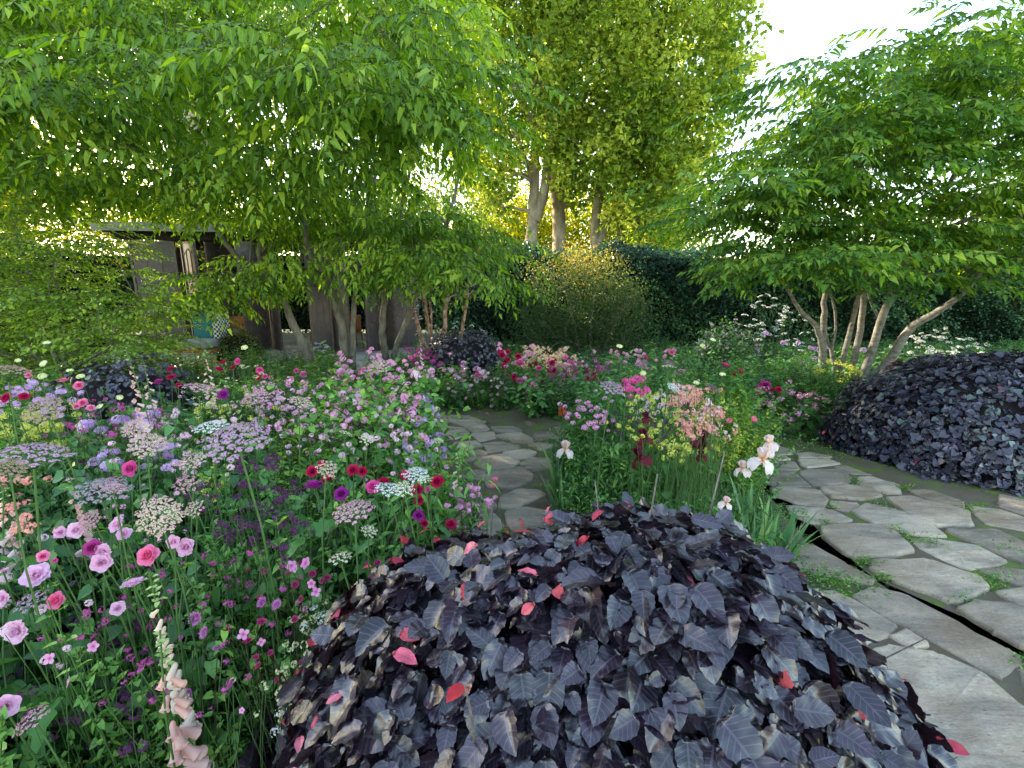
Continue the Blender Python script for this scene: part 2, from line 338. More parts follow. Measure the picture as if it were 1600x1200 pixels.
# rill runs between the two pavings, a dark narrow channel
rill_l = [(1135,680),(1165,705),(1190,760),(1225,800),(1290,880),(1372,908),(1402,928),(1600,1034),(1700,1080),(2000,1230)]
rill_r = [(1146,672),(1180,705),(1206,758),(1240,795),(1283,838),(1360,905),(1490,962),(1600,1008),(1720,1055),(2000,1190)]
PL = [at_z(x, y, 0)[:2] for x, y in rill_l]; PR = [at_z(x, y, 0)[:2] for x, y in rill_r]
bedL = [(p[0]-.0, p[1]) for p in PL]
jl = list(bedL) + [(3.2, .2), (1.2, .2), (.7, .9), (.9, 1.9), (1.25, 2.7), (1.7, 3.6)]
jr = [(p[0]+.03, p[1]+.02) for p in PR] + [(6.0, 1.2), (6.0, 3.0), (3.6, 3.6), (3.0, 4.6), (2.9, 5.6), (2.3, 5.9)]
paths = thing('stone_path', (0, 0, 0), None, None); struct(paths)
def polygon_sheet(name, pts, z, mat, thick):
    import bmesh
    me = bpy.data.meshes.new(name); bm = bmesh.new(); pts = ccw(pts)
    vs = [bm.verts.new((p[0], p[1], z)) for p in pts]; bm.faces.new(vs)
    vb = [bm.verts.new((p[0], p[1], z-thick)) for p in pts]
    for i in range(len(vs)): j = (i+1) % len(vs); bm.faces.new((vs[i], vb[i], vb[j], vs[j]))
    bmesh.ops.triangulate(bm, faces=[f for f in bm.faces if len(f.verts) > 4]); bm.to_mesh(me); bm.free(); me.materials.append(mat)
    return link(name, me)
o = polygon_sheet('path', jl, -.006, M_joint, .13); struct(o)
o = polygon_sheet('path', jr, -.004, M_joint, .13); struct(o)
bpy.data.objects.remove(paths)
leftpath = [(-1.9, 5.2), (-1.4, 6.6), (2.7, 6.6), (2.9, 5.45), (.6, 5.1), (.6, 1.9), (-.75, 1.9), (-.62, 3.4), (-.9, 4.5)]
struct(polygon_sheet('path', leftpath, -.012, M_joint, .12))
g = G()
for s_ in RS: add_stone(g, s_, .012, .11)
struct(g.obj('path', M_stone, smooth=False))
g = G()
for s_ in LS: add_stone(g, s_, .008, .09)
struct(g.obj('path', M_stone, smooth=False))
g = G()
for s_ in A: add_stone(g, s_, .004, .05, grow=.018)
struct(g.obj('path', M_stone, smooth=False))
M_water = noisemat('rill_water', (.006, .007, .006), (.012, .012, .01), 3, rough=.12, bump=.15, bscale=12, spec=.5)
wl = [tuple(p) for p in PL]; wr = [tuple(p) for p in PR]
struct(sheet('water', ccw([(a[0]-.05, a[1]) for a in wl]+[(b[0]+.1, b[1]) for b in wr[::-1]]), -.145, M_water))
# beds of soil
beds = {
 'left': [(-9, -1.2), (.15, -1.2), (.25, .5), (-.1, 1.95), (-.75, 2.1), (-.66, 3.4), (-.95, 4.5), (-1.9, 5.3), (-1.6, 6.9), (-3, 9.3), (-12, 9.3), (-12, 0)],
 'mid': [(.62, 1.3), (.5, 3.0), (.55, 4.4), (.85, 5.0), (2.2, 5.5), (2.45, 4.75), (1.9, 3.4), (1.6, 2.8), (1.1, 2.0), (.8, 1.2)],
 'rear': [(-1.35, 5.9), (-.5, 5.55), (.5, 5.35), (1.6, 5.75), (2.3, 6.4), (2.9, 5.7), (3.0, 4.8), (3.4, 3.8), (5.5, 3.1), (16, 3.2), (16, 13), (-3, 13), (-2.2, 8)],
}
for k, p in beds.items(): struct(polygon_sheet('soil', p, {'left': -.035, 'mid': -.012, 'rear': -.03}[k], M_soil, .1))
M_terrace = noisemat('terrace_stone', (.25, .235, .21), (.40, .375, .33), 2.5, bump=.3, bscale=25, rough=.8)
struct(polygon_sheet('terrace', [(-8.5, 8.0), (-3.1, 8.0), (-1.9, 9.0), (-1.9, 15), (-10, 15)], .015, M_terrace, .12))

# ================================================================ bark and trees
M_bark = noisemat('bark', (.09, .08, .065), (.24, .215, .175), 14, bump=.6, bscale=40, stretch=(1, 1, .35))
M_barkr = noisemat('grey_bark', (.10, .09, .075), (.27, .25, .21), 12, bump=.6, bscale=40, stretch=(1, 1, 2.5))
M_bark_pink = noisemat('peeling_bark', (.10, .055, .04), (.55, .40, .30), 18, c3=(.32, .18, .13), bump=.9, bscale=30, stretch=(1, 1, .5))
M_bark_plane = noisemat('plane_bark', (.16, .12, .075), (.45, .37, .25), 3, c3=(.27, .21, .14), bump=.5, bscale=14, stretch=(1, 1, .4))
M_twig = noisemat('twig', (.05, .035, .025), (.12, .09, .065), 20, bump=0)

def smooth_path(P, m=4):
    P = np.array(P, float); n = len(P); out = []
    for i in range(n-1):
        p0 = P[max(i-1, 0)]; p1 = P[i]; p2 = P[i+1]; p3 = P[min(i+2, n-1)]
        for t in np.arange(m)/m:
            out.append(.5*((2*p1)+(-p0+p2)*t+(2*p0-5*p1+4*p2-p3)*t*t+(-p0+3*p1-3*p2+p3)*t**3))
    out.append(P[-1]); return np.array(out)
def branch(g, a, b, r0, r1, sag=.0, n=5, seg=5):
    a = np.array(a); b = np.array(b); t = np.linspace(0, 1, seg+1)[:, None]
    d = np.linalg.norm(b-a); P = a+(b-a)*t; P[:, 2] += (np.sin(t[:, 0]*PI)*.12*d) - sag*d*t[:, 0]**2*0
    P[1:-1] += rng.normal(0, .025*d, (seg-1, 3)); g.tube(P, np.linspace(r0, r1, seg+1), n)
def make_spray(nl=13, L=.42, ll=.085, lw=.4, droop=.35, hang=.9):
    "twig along +X arching down with two rows of leaves; leaves hang"
    g = G(); tw = G(); lf = leaf(1, lw, 3, 3, .3, .22, .35, tip=1.2)
    u = np.linspace(0, 1, 6); P = np.stack([u*L, .02*np.sin(u*5), -droop*L*u*u+0.08*L*u], 1); tw.tube(P, np.linspace(.0028, .001, 6), 3)
    for i in range(nl):
        t = (i+1)/nl; sd_ = 1 if i % 2 else -1
        p = np.array([t*L, .02*math.sin(t*5), -droop*L*t*t+.08*L*t])
        yaw = sd_*rng.uniform(.55, 1.05)*(1 if i < nl-1 else .1); s = ll*rng.uniform(.75, 1.15)*(1-.25*abs(t-.5))
        R, q = place(lf, p, yaw, rng.uniform(.25, 1.0)*hang, sd_*rng.uniform(-.5, .3), s)
        g.inst(lf, R, q, np.array([rng.random()]))
    return g.tmpl(), tw.tmpl()
def crown(nodes, sprays, per, spread, scale=(.8, 1.2), pitch=(0, .5), center=None, lg=None, tg=None, flat=.35, tone=None):
    "clusters of sprays round every node; sprays point outwards from the trunk and every way round"
    for i, nd in enumerate(nodes):
        k = per; off = rng.normal(0, spread, (k, 3)); off[:, 2] *= flat
        P = nd+off; yaw = np.arctan2(off[:, 1], off[:, 0])+rng.normal(0, .5, k)
        pt = rng.uniform(pitch[0], pitch[1], k); rl = rng.normal(0, .35, k); s = rng.uniform(scale[0], scale[1], k)
        b = rng.integers(0, len(sprays), k); tn = (rng.random() if tone is None else tone[i])
        for q in range(len(sprays)):
            m = b == q; R = rotm(yaw[m], pt[m], rl[m])*s[m][:, None, None]
            lg.inst(sprays[q][0], R, P[m], np.clip(tn*.6+rng.random(m.sum())*.45, 0, 1), add_rnd=True)
            if tg is not None: tg.inst(sprays[q][1], R, P[m])
def stems(g, lst, n=9):
    "lst of (pixel points, depth start, depth end, r0, r1)"
    out = []
    for pts, d0, d1, r0, r1 in lst:
        P = np.array([at_d(x, y, d0+(d1-d0)*i/(len(pts)-1)) for i, (x, y) in enumerate(pts)])
        P = smooth_path(P, 4); P += rng.normal(0, .006, P.shape); r = np.linspace(r0, r1, len(P))
        r *= 1+rng.normal(0, .035, len(P)); g.tube(P, r, n); out += [(p, rr) for p, rr in zip(P, r)]
    return out
def nodes_in(mask, n, d, zmin=.9, sep=.3):
    xs = [p[0] for p in mask]; ys = [p[1] for p in mask]; out = []; tries = 0
    while len(out) < n and tries < n*60:
        tries += 1
        x = rng.uniform(min(xs), max(xs)); y = rng.uniform(min(ys), max(ys))
        if not in_poly(x, y, mask): continue
        dd = d(x, y) if callable(d) else rng.uniform(*d); p = at_d(x, y, dd)
        if p[2] > zmin and all(np.sum((p-q)**2) > sep*sep for q in out[-400:]): out.append(p)
    return np.array(out)
def connect(g, nodes, st, r=.011, maxlen=3.2):
    S = np.array([p for p, _ in st]); rr = np.array([a for _, a in st])
    order = np.argsort([np.min(np.sum((S-nd)**2, 1)) for nd in nodes]); pool = list(S); prr = list(rr)
    for i in order:
        nd = nodes[i]; A_ = np.array(pool); d = np.linalg.norm(A_-nd, axis=1)+np.maximum(0, A_[:, 2]-nd[2]+.15)*1.5
        j = int(np.argmin(d)); a = A_[j]; r0 = min(prr[j]*.7, r*2.2)
        L_ = np.linalg.norm(nd-a)
        if L_ < .05: continue
        t = np.linspace(0, 1, 6)[:, None]; P = a+(nd-a)*t; P[:, 2] += np.sin(t[:, 0]*PI)*.08*L_; P[1:-1] += rng.normal(0, .02*L_, (4, 3))
        R = np.linspace(r0, max(.004, r0*.4), 6); g.tube(P, R, 5); pool += list(P[2:]); prr += list(R[2:])

GR = dict(
 zel=leafmat('zelkova_leaf', (.05, .12, .012), (.14, .27, .025), (.34, .47, .05), tr=.48, rough=.5, spec=.3, vein=(.30, .45, .12)),
 zelr=leafmat('dark_zelkova_leaf', (.03, .10, .015), (.10, .22, .025), (.30, .43, .05), tr=.48, rough=.5, spec=.3, vein=(.25, .4, .12)),
 acer=leafmat('fresh_small_leaf', (.09, .20, .025), (.21, .36, .05), (.38, .52, .08), tr=.45),
 plane=leafmat('plane_leaf', (.09, .17, .02), (.25, .34, .045), (.52, .58, .10), tr=.55, rough=.45),
 sun_yellow=leafmat('sun_painted_leaf', (.16, .22, .015), (.36, .38, .02), (.5, .48, .03), tr=.55),  # low sun on far leaves, put into the colour as yellow
 hedge=leafmat('hedge_leaf', (.016, .055, .026), (.045, .13, .055), (.13, .26, .09), tr=.15, rough=.4, spec=.5),
 grey=leafmat('grey_green_leaf', (.08, .14, .07), (.16, .24, .13), tr=.25),
 berb=leafmat('green_to_yellow_leaf', (.04, .09, .02), (.13, .19, .04), (.48, .38, .06), tr=.35),
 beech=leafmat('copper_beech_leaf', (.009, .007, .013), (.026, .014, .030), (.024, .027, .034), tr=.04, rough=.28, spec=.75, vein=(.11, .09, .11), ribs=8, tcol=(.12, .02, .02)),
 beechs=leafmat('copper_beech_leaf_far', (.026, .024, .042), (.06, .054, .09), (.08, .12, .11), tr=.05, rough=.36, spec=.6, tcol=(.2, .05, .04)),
 pinkleaf=leafmat('young_red_leaf', (.38, .01, .04), (.62, .07, .14), (.72, .20, .28), tr=.3, rough=.4, vein=(.35, .04, .05), ribs=8, tcol=(.8, .15, .12)),
)
sprA = [make_spray(12, .50, .135, .33, .40, .95) for _ in range(5)]
sprR = [make_spray(12, .48, .125, .38, .2, .5) for _ in range(5)]
# ---- the two trees in front left (three stems clumps) and their joint canopy
maskL = [(-260, -110), (640, -110), (690, -60), (715, 60), (735, 130), (725, 190), (690, 230), (715, 290), (690, 330), (725, 390), (700, 400), (620, 380), (560, 340), (470, 350), (410, 350), (380, 320), (300, 325), (220, 325), (140, 305), (20, 285), (-260, 270)]
def dL(x, y):
    if y > 300: return rng.uniform(5.8, 9.0)
    if y > 180: return rng.uniform(3.9, 8.2)
    return rng.uniform(3.1, 8.5)
NL = nodes_in(maskL, 262, dL, sep=.3)
low = nodes_in([(300,325),(600,335),(770,330),(770,410),(640,410),(560,370),(480,380),(430,360)], 30, lambda x, y: rng.uniform(6.9, 8.8) if x < 600 else rng.uniform(5.8, 8), sep=.25)
extra = np.array([at_d(x, y, d) for x, y, d in [(360,110,3.2),(420,110,3.1),(500,110,3.1),(560,125,3.1),(610,165,3.2),(655,190,3.3),(100,150,3.3),(180,135,3.3),(60,180,3.4),(560,20,3.3),(640,60,3.4),(700,110,3.6),(740,150,3.8),
  (620,385,5.4),(660,400,5.3),(700,395,5.3),(730,415,5.3),(760,440,5.3),(350,430,6.2),(415,405,6.0),(460,415,6.1),(560,385,5.8),(640,345,5.6),(325,455,6.3),(300,472,6.4),(395,440,6.2),(455,445,6.6),(550,425,6.0)]])
tr_defs = [
 ('left_1', 'slim grey tree with two stems joining and forking, leftmost of the drooping green trees', (-3.15, 7.45),
  [([(496,612),(484,575),(474,540),(455,500),(442,470),(400,432),(362,392),(330,340),(296,255),(250,160)], 7.5, 6.2, .075, .018), ([(520,622),(498,575),(474,530)], 7.4, 7.5, .055, .06),
   ([(442,470),(455,440),(475,390),(480,320),(470,230)], 7.4, 6.8, .05, .015), ([(410,445),(404,380),(395,300),(380,200),(350,80)], 7.3, 6.4, .04, .012), ([(330,340),(260,290),(180,260),(90,235)], 6.6, 5.0, .03, .01), ([(296,255),(330,150),(400,60)], 6.2, 4.2, .028, .01)]),
 ('left_2', 'tree with a pair of close grey stems, middle of the drooping green trees', (-2.55, 7.4),
  [([(542,604),(540,560),(534,510),(522,470),(513,435),(490,405),(478,370),(465,300),(440,200),(420,90)], 7.4, 5.8, .07, .016), ([(548,606),(551,560),(552,500),(556,440),(566,380),(580,280),(600,160)], 7.45, 6.0, .05, .014),
   ([(513,435),(524,400),(528,350),(520,250),(540,120)], 7.3, 5.6, .045, .012), ([(478,370),(430,300),(390,210)], 7.0, 4.8, .025, .008)]),
 ('left_3', 'tree with V shaped stems above the pink shrub, rightmost of the drooping green trees', (-2.0, 8.0),
  [([(604,582),(602,550),(597,520),(601,470),(604,440),(590,405),(578,350),(590,250),(620,120)], 8.0, 6.2, .065, .015), ([(606,580),(622,535),(640,488),(652,450),(690,380),(715,280),(720,180)], 8.0, 6.3, .055, .014),
   ([(604,440),(616,410),(622,350),(645,250),(680,120)], 7.9, 5.8, .04, .012), ([(652,450),(700,420),(745,410)], 7.4, 6.0, .025, .008)])]
allN = np.concatenate([NL, extra, low]); trunks = []
tops = np.array([[*d[2]] for d in tr_defs])
sx = np.array([-2.9, -2.2, -1.2]); own = np.zeros(len(allN), int)
for i, nd in enumerate(allN):
    xr = nd[0]*6.5/max(nd[1], 1)  # direction seen from the front, shared out among the three stems
    own[i] = 0 if xr < -3.3 else (1 if xr < -1.9 else 2)
for k, (nm, lab, base, sl) in enumerate(tr_defs):
    g = G(); st = stems(g, sl)
    for p0, r0 in [(st[0][0], .075)]: pass
    for pts, d0, d1, r0, r1 in sl:
        if pts[0][1] > 570: P0 = at_d(*pts[0], d0); g.tube([[P0[0], P0[1]-.0, -.05], P0], [r0*1.25, r0], 9)
    root = thing('slender_tree', (0, 0, 0), lab, 'tree', 'drooping green trees left of the path')
    nds = allN[own == k]; connect(g, nds, [s_ for s_ in st if s_[0][2] > 1.0])
    g.obj('trunk', M_bark, root)
    lg, tg = G(), G(); crown(nds, sprA, 19, .25, (.7, 1.1), (-.1, .6), lg=lg, tg=tg, flat=.22)
    lg.obj('crown', GR['zel'], root); tg.obj('twigs', M_twig, root)
# ---- right tree
maskR = [(1125, 325), (1150, 290), (1180, 250), (1215, 230), (1240, 190), (1280, 160), (1295, 120), (1370, 105), (1450, 100), (1480, 80), (1550, 50), (1660, 30), (1760, -20), (1950, -20), (2000, 430), (1750, 440), (1600, 400), (1500, 410), (1400, 395), (1290, 400), (1220, 385), (1190, 355), (1150, 345)]
def dR(x, y): return rng.uniform(4.3, 8.0) if y < 300 else rng.uniform(4.8, 7.6)
NR = nodes_in(maskR, 185, dR, sep=.3)
NRx = np.array([at_d(x, y, d) for x, y, d in [(1260,405,4.4),(1300,400,4.4),(1340,400,4.5),(1225,410,4.6),(1205,425,4.7),(1300,210,4.6),(1250,235,4.7),(1200,275,4.9),(1380,190,4.5),(1125,335,5),(1165,320,5),(1220,300,4.8),(1270,290,4.8),(1390,240,4.6),(1240,130,4.8),(1320,95,4.7),(1420,85,4.6),(1500,45,4.5),(1540,30,4.4),
   (1580,110,4.2),(1640,60,4.1),(1420,440,5),(1480,430,5)]])
NR = np.concatenate([NR, NRx])
g = G()
st = stems(g, [
 ([(1284,600),(1285,560),(1284,535),(1272,505),(1248,482),(1225,440)], 6.9, 6.4, .055, .02), ([(1285,560),(1287,510),(1290,460),(1296,400),(1300,300),(1290,200)], 6.9, 6.2, .05, .012),
 ([(1304,605),(1301,560),(1292,530),(1283,495)], 6.95, 6.9, .035, .02), ([(1306,608),(1318,560),(1330,510),(1342,460),(1352,400),(1350,300),(1330,180)], 6.8, 6.0, .045, .012),
 ([(1316,610),(1335,560),(1346,500),(1352,440),(1372,360),(1400,240),(1420,150)], 6.7, 5.6, .05, .014), ([(1336,606),(1358,560),(1376,500),(1402,440),(1432,380),(1490,270),(1530,150)], 6.6, 5.2, .06, .016),
 ([(1354,606),(1388,565),(1425,510),(1470,485),(1520,440),(1600,330),(1680,220)], 6.5, 5.2, .065, .016), ([(1300,545),(1306,500),(1296,450)], 6.8, 6.6, .02, .012), 
 ([(1376,500),(1360,470),(1352,440)], 6.6, 6.4, .02, .012), ([(1425,380),(1520,340),(1600,300),(1700,280)], 6.0, 5.0, .03, .01)])
for x, y, d, r in [(1284,600,6.9,.06),(1304,605,6.95,.04),(1306,608,6.8,.045),(1316,610,6.7,.052),(1336,606,6.6,.062),(1354,606,6.5,.068)]:
    P0 = at_d(x, y, d); g.tube([[P0[0]-.02, P0[1], -.05], P0], [r*1.2, r], 9)
root = thing('multi_stemmed_tree', (0, 0, 0), 'spreading tree with bare grey stems fanning up behind the dark mound on the right', 'tree')
connect(g, NR, [s_ for s_ in st if s_[0][2] > 1.3]); g.obj('trunk', M_barkr, root)
lg, tg = G(), G(); crown(NR, sprR, 23, .27, (.75, 1.1), (-.15, .4), lg=lg, tg=tg, flat=.15); lg.obj('crown', GR['zelr'], root); tg.obj('twigs', M_twig, root)

# ---- light green layered shrub on the far left
sprS = [make_spray(14, .34, .052, .55, .2, .4) for _ in range(4)]
maskS = [(-180, 320), (60, 315), (140, 345), (185, 395), (220, 445), (265, 490), (270, 520), (240, 540), (200, 545), (150, 570), (60, 585), (-180, 590)]
NS = nodes_in(maskS, 210, lambda x, y: rng.uniform(5.0, 7.2), zmin=.35, sep=.2)
g = G(); st = stems(g, [([(100,585),(80,540),(60,480),(45,420),(20,360)], 6.2, 5.9, .03, .01), ([(102,585),(95,520),(88,450),(80,390)], 6.2, 6.0, .028, .01), ([(105,586),(120,545),(160,510),(200,470)], 6.2, 5.8, .025, .008),
  ([(98,586),(60,560),(20,500),(-40,450)], 6.2, 5.8, .025, .008), ([(108,586),(140,560),(175,540),(230,520)], 6.1, 5.7, .02, .007), ([(60,480),(30,440),(-10,400)], 6, 5.7, .02, .008)], 6)
P0 = at_d(102, 585, 6.2); g.tube([[P0[0], P0[1], -.05], P0], [.06, .055], 8)
root = thing('layered_shrub', (0, 0, 0), 'airy light green shrub with fine layered branches at the far left before the pavilion', 'shrub')
connect(g, NS, st, r=.006); g.obj('branches', M_bark, root)
lg, tg = G(), G(); crown(NS, sprS, 11, .17, (.9, 1.4), (-.2, .35), lg=lg, tg=tg, flat=.25); lg.obj('crown', GR['acer'], root); tg.obj('twigs', M_twig, root)

# ---- small trees with peeling pinkish bark behind the dark round bush
def clumpleaves(lg, cents, per, spread, size, asp=.6, flat=1.0, tones=None, tmpl=None):
    lf = tmpl or leaf(1, asp, 1, 3, .3, .15, .45)
    k = len(cents)*per; P = np.repeat(cents, per, 0)+rng.normal(0, spread, (k, 3))*np.array([1, 1, flat])
    tn = np.repeat(rng.random(len(cents)) if tones is None else tones, per)
    R = rotm(rng.uniform(0, 2*PI, k), rng.uniform(-.9, 1.3, k), rng.normal(0, .8, k))*(rng.uniform(.7, 1.3, k)*size)[:, None, None]
    lg.inst(lf, R, P, np.clip(tn*.95+rng.random(k)*.3-.1, 0, 1))
g = G(); st = stems(g, [([(672,552),(660,530),(648,492),(640,470)], 9, 8.9, .045, .03), ([(675,555),(672,520),(666,485),(660,440)], 9, 8.9, .045, .03), ([(690,552),(694,520),(696,485),(700,430),(715,350)], 8.9, 8.8, .055, .025), ([(716,545),(722,515),(727,485),(735,420)], 8.9, 8.8, .04, .02),
  ([(675,545),(674,500),(672,470)], 9, 8.9, .03, .02), ([(655,560),(655,535)], 9, 9, .03, .03)], 8)
for x, y in [(672,552),(690,552),(716,545)]: P0 = at_d(x, y, 8.95); g.tube([[P0[0], P0[1], -.05], P0], [.06, .05], 8)
root = thing('peeling_bark_tree', (0, 0, 0), 'small tree with pinkish peeling stems and fine leaves behind the dark rounded bush', 'tree')
maskB = [(640, 480), (640, 380), (660, 300), (720, 290), (760, 330), (770, 440), (740, 470)]
NB = nodes_in(maskB, 90, lambda x, y: rng.uniform(8.2, 9.6), sep=.2); connect(g, NB, st, r=.01); g.obj('trunk', M_bark_pink, root)
lg = G(); clumpleaves(lg, NB, 70, .18, .035); lg.obj('crown', GR['grey'], root)

# ---- hedges
def hedge(name, x0, x1, y, depth, h, label, mat, n, size=.085, rounded=False):
    root = thing(name, ((x0+x1)/2, y, 0), label, 'hedge'); cx = (x0+x1)/2
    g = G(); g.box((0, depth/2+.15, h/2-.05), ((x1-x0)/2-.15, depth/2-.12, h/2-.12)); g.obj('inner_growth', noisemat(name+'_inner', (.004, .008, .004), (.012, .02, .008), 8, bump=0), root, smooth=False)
    lg = G(); k = n
    side = rng.random(k) < .72
    X = rng.uniform(x0-cx, x1-cx, k); Z = np.where(side, rng.uniform(0, h, k), h+rng.normal(0, .08, k)); Y = np.where(side, rng.normal(0, .09, k)-.02, rng.uniform(0, depth, k))
    bump = .14*np.sin(X*1.7+Z*2)+.10*np.sin(X*4.1+1)*np.cos(Z*5)+.07*np.sin(X*9+Z*7); Y = Y+np.where(side, bump, 0); Z = Z+np.where(side, 0, .12*np.sin(X*2.3)+.06*np.sin(X*6))
    lf = leaf(1, .75, 1, 3, .25, .15, .45)
    R = rotm(-PI/2+rng.normal(0, .8, k), rng.normal(.55, .5, k), rng.normal(0, .5, k))*(rng.uniform(.7, 1.3, k)*size)[:, None, None]
    lg.inst(lf, R, np.stack([X, Y, Z], 1), np.clip(.5+.35*np.sin(X*2.1+Z*3.3)+rng.normal(0, .22, k), 0, 1))
    lg.obj('foliage', mat, root); return root
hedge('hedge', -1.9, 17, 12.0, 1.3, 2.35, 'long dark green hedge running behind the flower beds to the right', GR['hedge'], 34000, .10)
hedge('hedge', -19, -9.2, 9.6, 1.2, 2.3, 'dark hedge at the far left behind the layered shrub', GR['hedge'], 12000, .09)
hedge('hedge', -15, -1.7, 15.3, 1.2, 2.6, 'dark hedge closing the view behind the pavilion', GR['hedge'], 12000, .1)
# grey-green clipped dome peeping over the hedge
def ell_leaves(c, r, k, size, mat, root, up=True, lf=None, tone_fn=None, name='foliage'):
    u = rng.normal(0, 1, (k, 3)); u /= np.linalg.norm(u, axis=1)[:, None]
    if up: u[:, 2] = np.abs(u[:, 2])
    rad = rng.uniform(.82, 1.03, k)[:, None]; P = u*np.array(r)*rad + np.array(c)
    lf = lf or leaf(1, .5, 1, 3, .2, .1, .5)
    R = rotm(np.arctan2(u[:, 1], u[:, 0])+rng.normal(0, .6, k), -np.arcsin(u[:, 2])*.5+rng.normal(.2, .5, k), rng.normal(0, .5, k))*(rng.uniform(.7, 1.3, k)*size)[:, None, None]
    lg = G(); lg.inst(lf, R, P, rng.random(k)); return lg.obj(name, mat, root)
root = thing('clipped_bush', (0, 13.9, 0), 'grey green clipped dome showing above the hedge at its left end', 'bush')
ell_leaves((0, 0, 1.3), (1.9, .5, 1.45), 9000, .05, GR['grey'], root)
g = G()
u_, v_ = np.meshgrid(np.linspace(0, 2*PI, 17)[:-1], np.linspace(0, PI/2, 6)); 
def dome(g, c, r, nu=20, nv=8, p=1.0, rnd=.5):
    V = []; F = []
    for j in range(nv+1):
        t = j/nv*PI/2
        for i in range(nu):
            a = i/nu*2*PI; f = 1+.06*math.sin(3*a+1)+.05*math.sin(5*a)
            V.append((c[0]+r[0]*math.cos(a)*math.cos(t)**p*f, c[1]+r[1]*math.sin(a)*math.cos(t)**p*f, c[2]+r[2]*math.sin(t)**p))
    for j in range(nv):
        for i in range(nu): F.append((j*nu+i, j*nu+(i+1) % nu, (j+1)*nu+(i+1) % nu, (j+1)*nu+i))
    g.t(T(V, F))
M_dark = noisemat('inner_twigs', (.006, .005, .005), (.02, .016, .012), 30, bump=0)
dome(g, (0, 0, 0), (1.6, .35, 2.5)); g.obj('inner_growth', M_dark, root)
# ---- the shrub in front of the hedge, sunlight painted yellow towards its top
root = thing('sun_topped_shrub', (0, 0, 0), 'tall loose shrub with a painted sunlit top standing in front of the hedge', 'shrub')
maskY = [(820, 590), (812, 500), (825, 430), (860, 405), (900, 395), (950, 400), (985, 430), (1008, 480), (1015, 590), (960, 600), (870, 600)]
NY = nodes_in(maskY, 240, lambda x, y: rng.uniform(9.0, 10.6), zmin=.3, sep=.17); g = G(); st = stems(g, [([(915,600),(905,540),(890,480),(880,430)], 9.8, 9.6, .03, .01), ([(920,600),(922,530),(930,450)], 9.8, 9.8, .03, .01), ([(925,600),(945,540),(975,480)], 9.8, 9.8, .025, .01)], 6)
P0 = at_d(920, 600, 9.8); g.tube([[P0[0], P0[1], -.05], P0+[0,0,.05]], [.07, .06], 7)
connect(g, NY, st, r=.007); g.obj('branches', M_bark, root)
lg = G(); tn = np.clip((NY[:, 2]-1.1)/1.2+rng.normal(0, .15, len(NY)), 0, .95); clumpleaves(lg, NY, 60, .17, .055, tones=tn); lg.obj('foliage', GR['berb'], root)  # tone climbs with height, painting the sun on the shrub's top

# ---- tall trees behind
def tall_tree(label, sl, mask, drange, nclump, per, spread, size, mat, bark, group='tall trees behind the hedge', name='tall_tree', asp=.8, nseg=10):
    root = thing(name, (0, 0, 0), label, 'tree', group); g = G(); st = stems(g, sl, nseg)
    for pts, d0, d1, r0, r1 in sl[:1]: P0 = at_d(*pts[0], d0); g.tube([[P0[0], P0[1], -.2], P0+[0, 0, .05]], [r0*1.15, r0], nseg)
    N_ = nodes_in(mask, nclump, lambda x, y: rng.uniform(*drange), sep=.5)
    connect(g, N_[::2], [s_ for s_ in st if s_[0][2] > 2.5], r=.035); g.obj('trunk', bark, root)
    lg = G(); clumpleaves(lg, N_, per, spread, size, asp); lg.obj('crown', mat, root)
tall_tree('tall leafy tree with a forked trunk behind the hedge, left end of the row', [([(828,400),(832,350),(835,280),(838,200),(842,120),(845,40),(850,-80)], 20, 20, .26, .12), ([(835,345),(850,300),(860,220),(880,120)], 20, 19.5, .25, .12), ([(842,120),(870,60),(900,-20)], 20, 19, .15, .08), ([(838,200),(800,130),(770,60)], 20, 19, .13, .06), ([(836,300),(815,230),(790,180)], 20, 19.5, .11, .05), ([(842,140),(800,138),(835,128),(880,150)][:1]+[(885,152),(860,128),(835,132),(800,138)], 19.6, 18.5, .11, .09)],
  [(700,-200),(900,-200),(905,60),(900,150),(905,330),(870,290),(850,230),(810,260),(780,330),(735,330),(700,120)], (18, 22), 320, 66, .37, .235, GR['plane'], M_bark_plane)
tall_tree('tall ivy-clad tree with a broad full crown, its trunk right of the forked one', [([(874,405),(873,340),(868,260),(872,180),(880,60),(885,-60)], 21, 21, .33, .14), ([(873,335),(890,280),(905,190),(930,60)], 21, 20, .2, .1)],
  [(850,-200),(1010,-200),(1020,80),(1030,380),(960,345),(915,300),(870,285),(850,200)], (17.5, 21.5), 300, 68, .37, .245, GR['plane'], M_bark_plane)
tall_tree('tall tree at the right end of the row, its crown edge against the blue sky', [([(934,412),(930,350),(938,290),(950,200),(970,80),(990,-60)], 20, 20, .24, .10), ([(934,380),(948,350),(965,320),(1000,230),(1060,120)], 20, 20, .22, .1), ([(970,130),(1040,60),(1110,20)], 20, 20, .13, .06)],
  [(970,-200),(1165,-200),(1150,-20),(1178,40),(1172,110),(1155,175),(1135,185),(1120,250),(1085,260),(1080,340),(1060,400),(985,370),(955,290)], (17.5, 22), 300, 68, .37, .245, GR['plane'], M_bark_plane)
tall_tree('slim tree trunk standing back among the yellow leaves behind the hedge', [([(968,410),(967,370),(975,330),(970,240),(960,100)], 25, 25, .25, .12)], [(900,60),(1060,60),(1080,380),(990,390),(930,330)], (23.5, 27), 200, 50, .7, .17, GR['plane'], M_bark_plane)
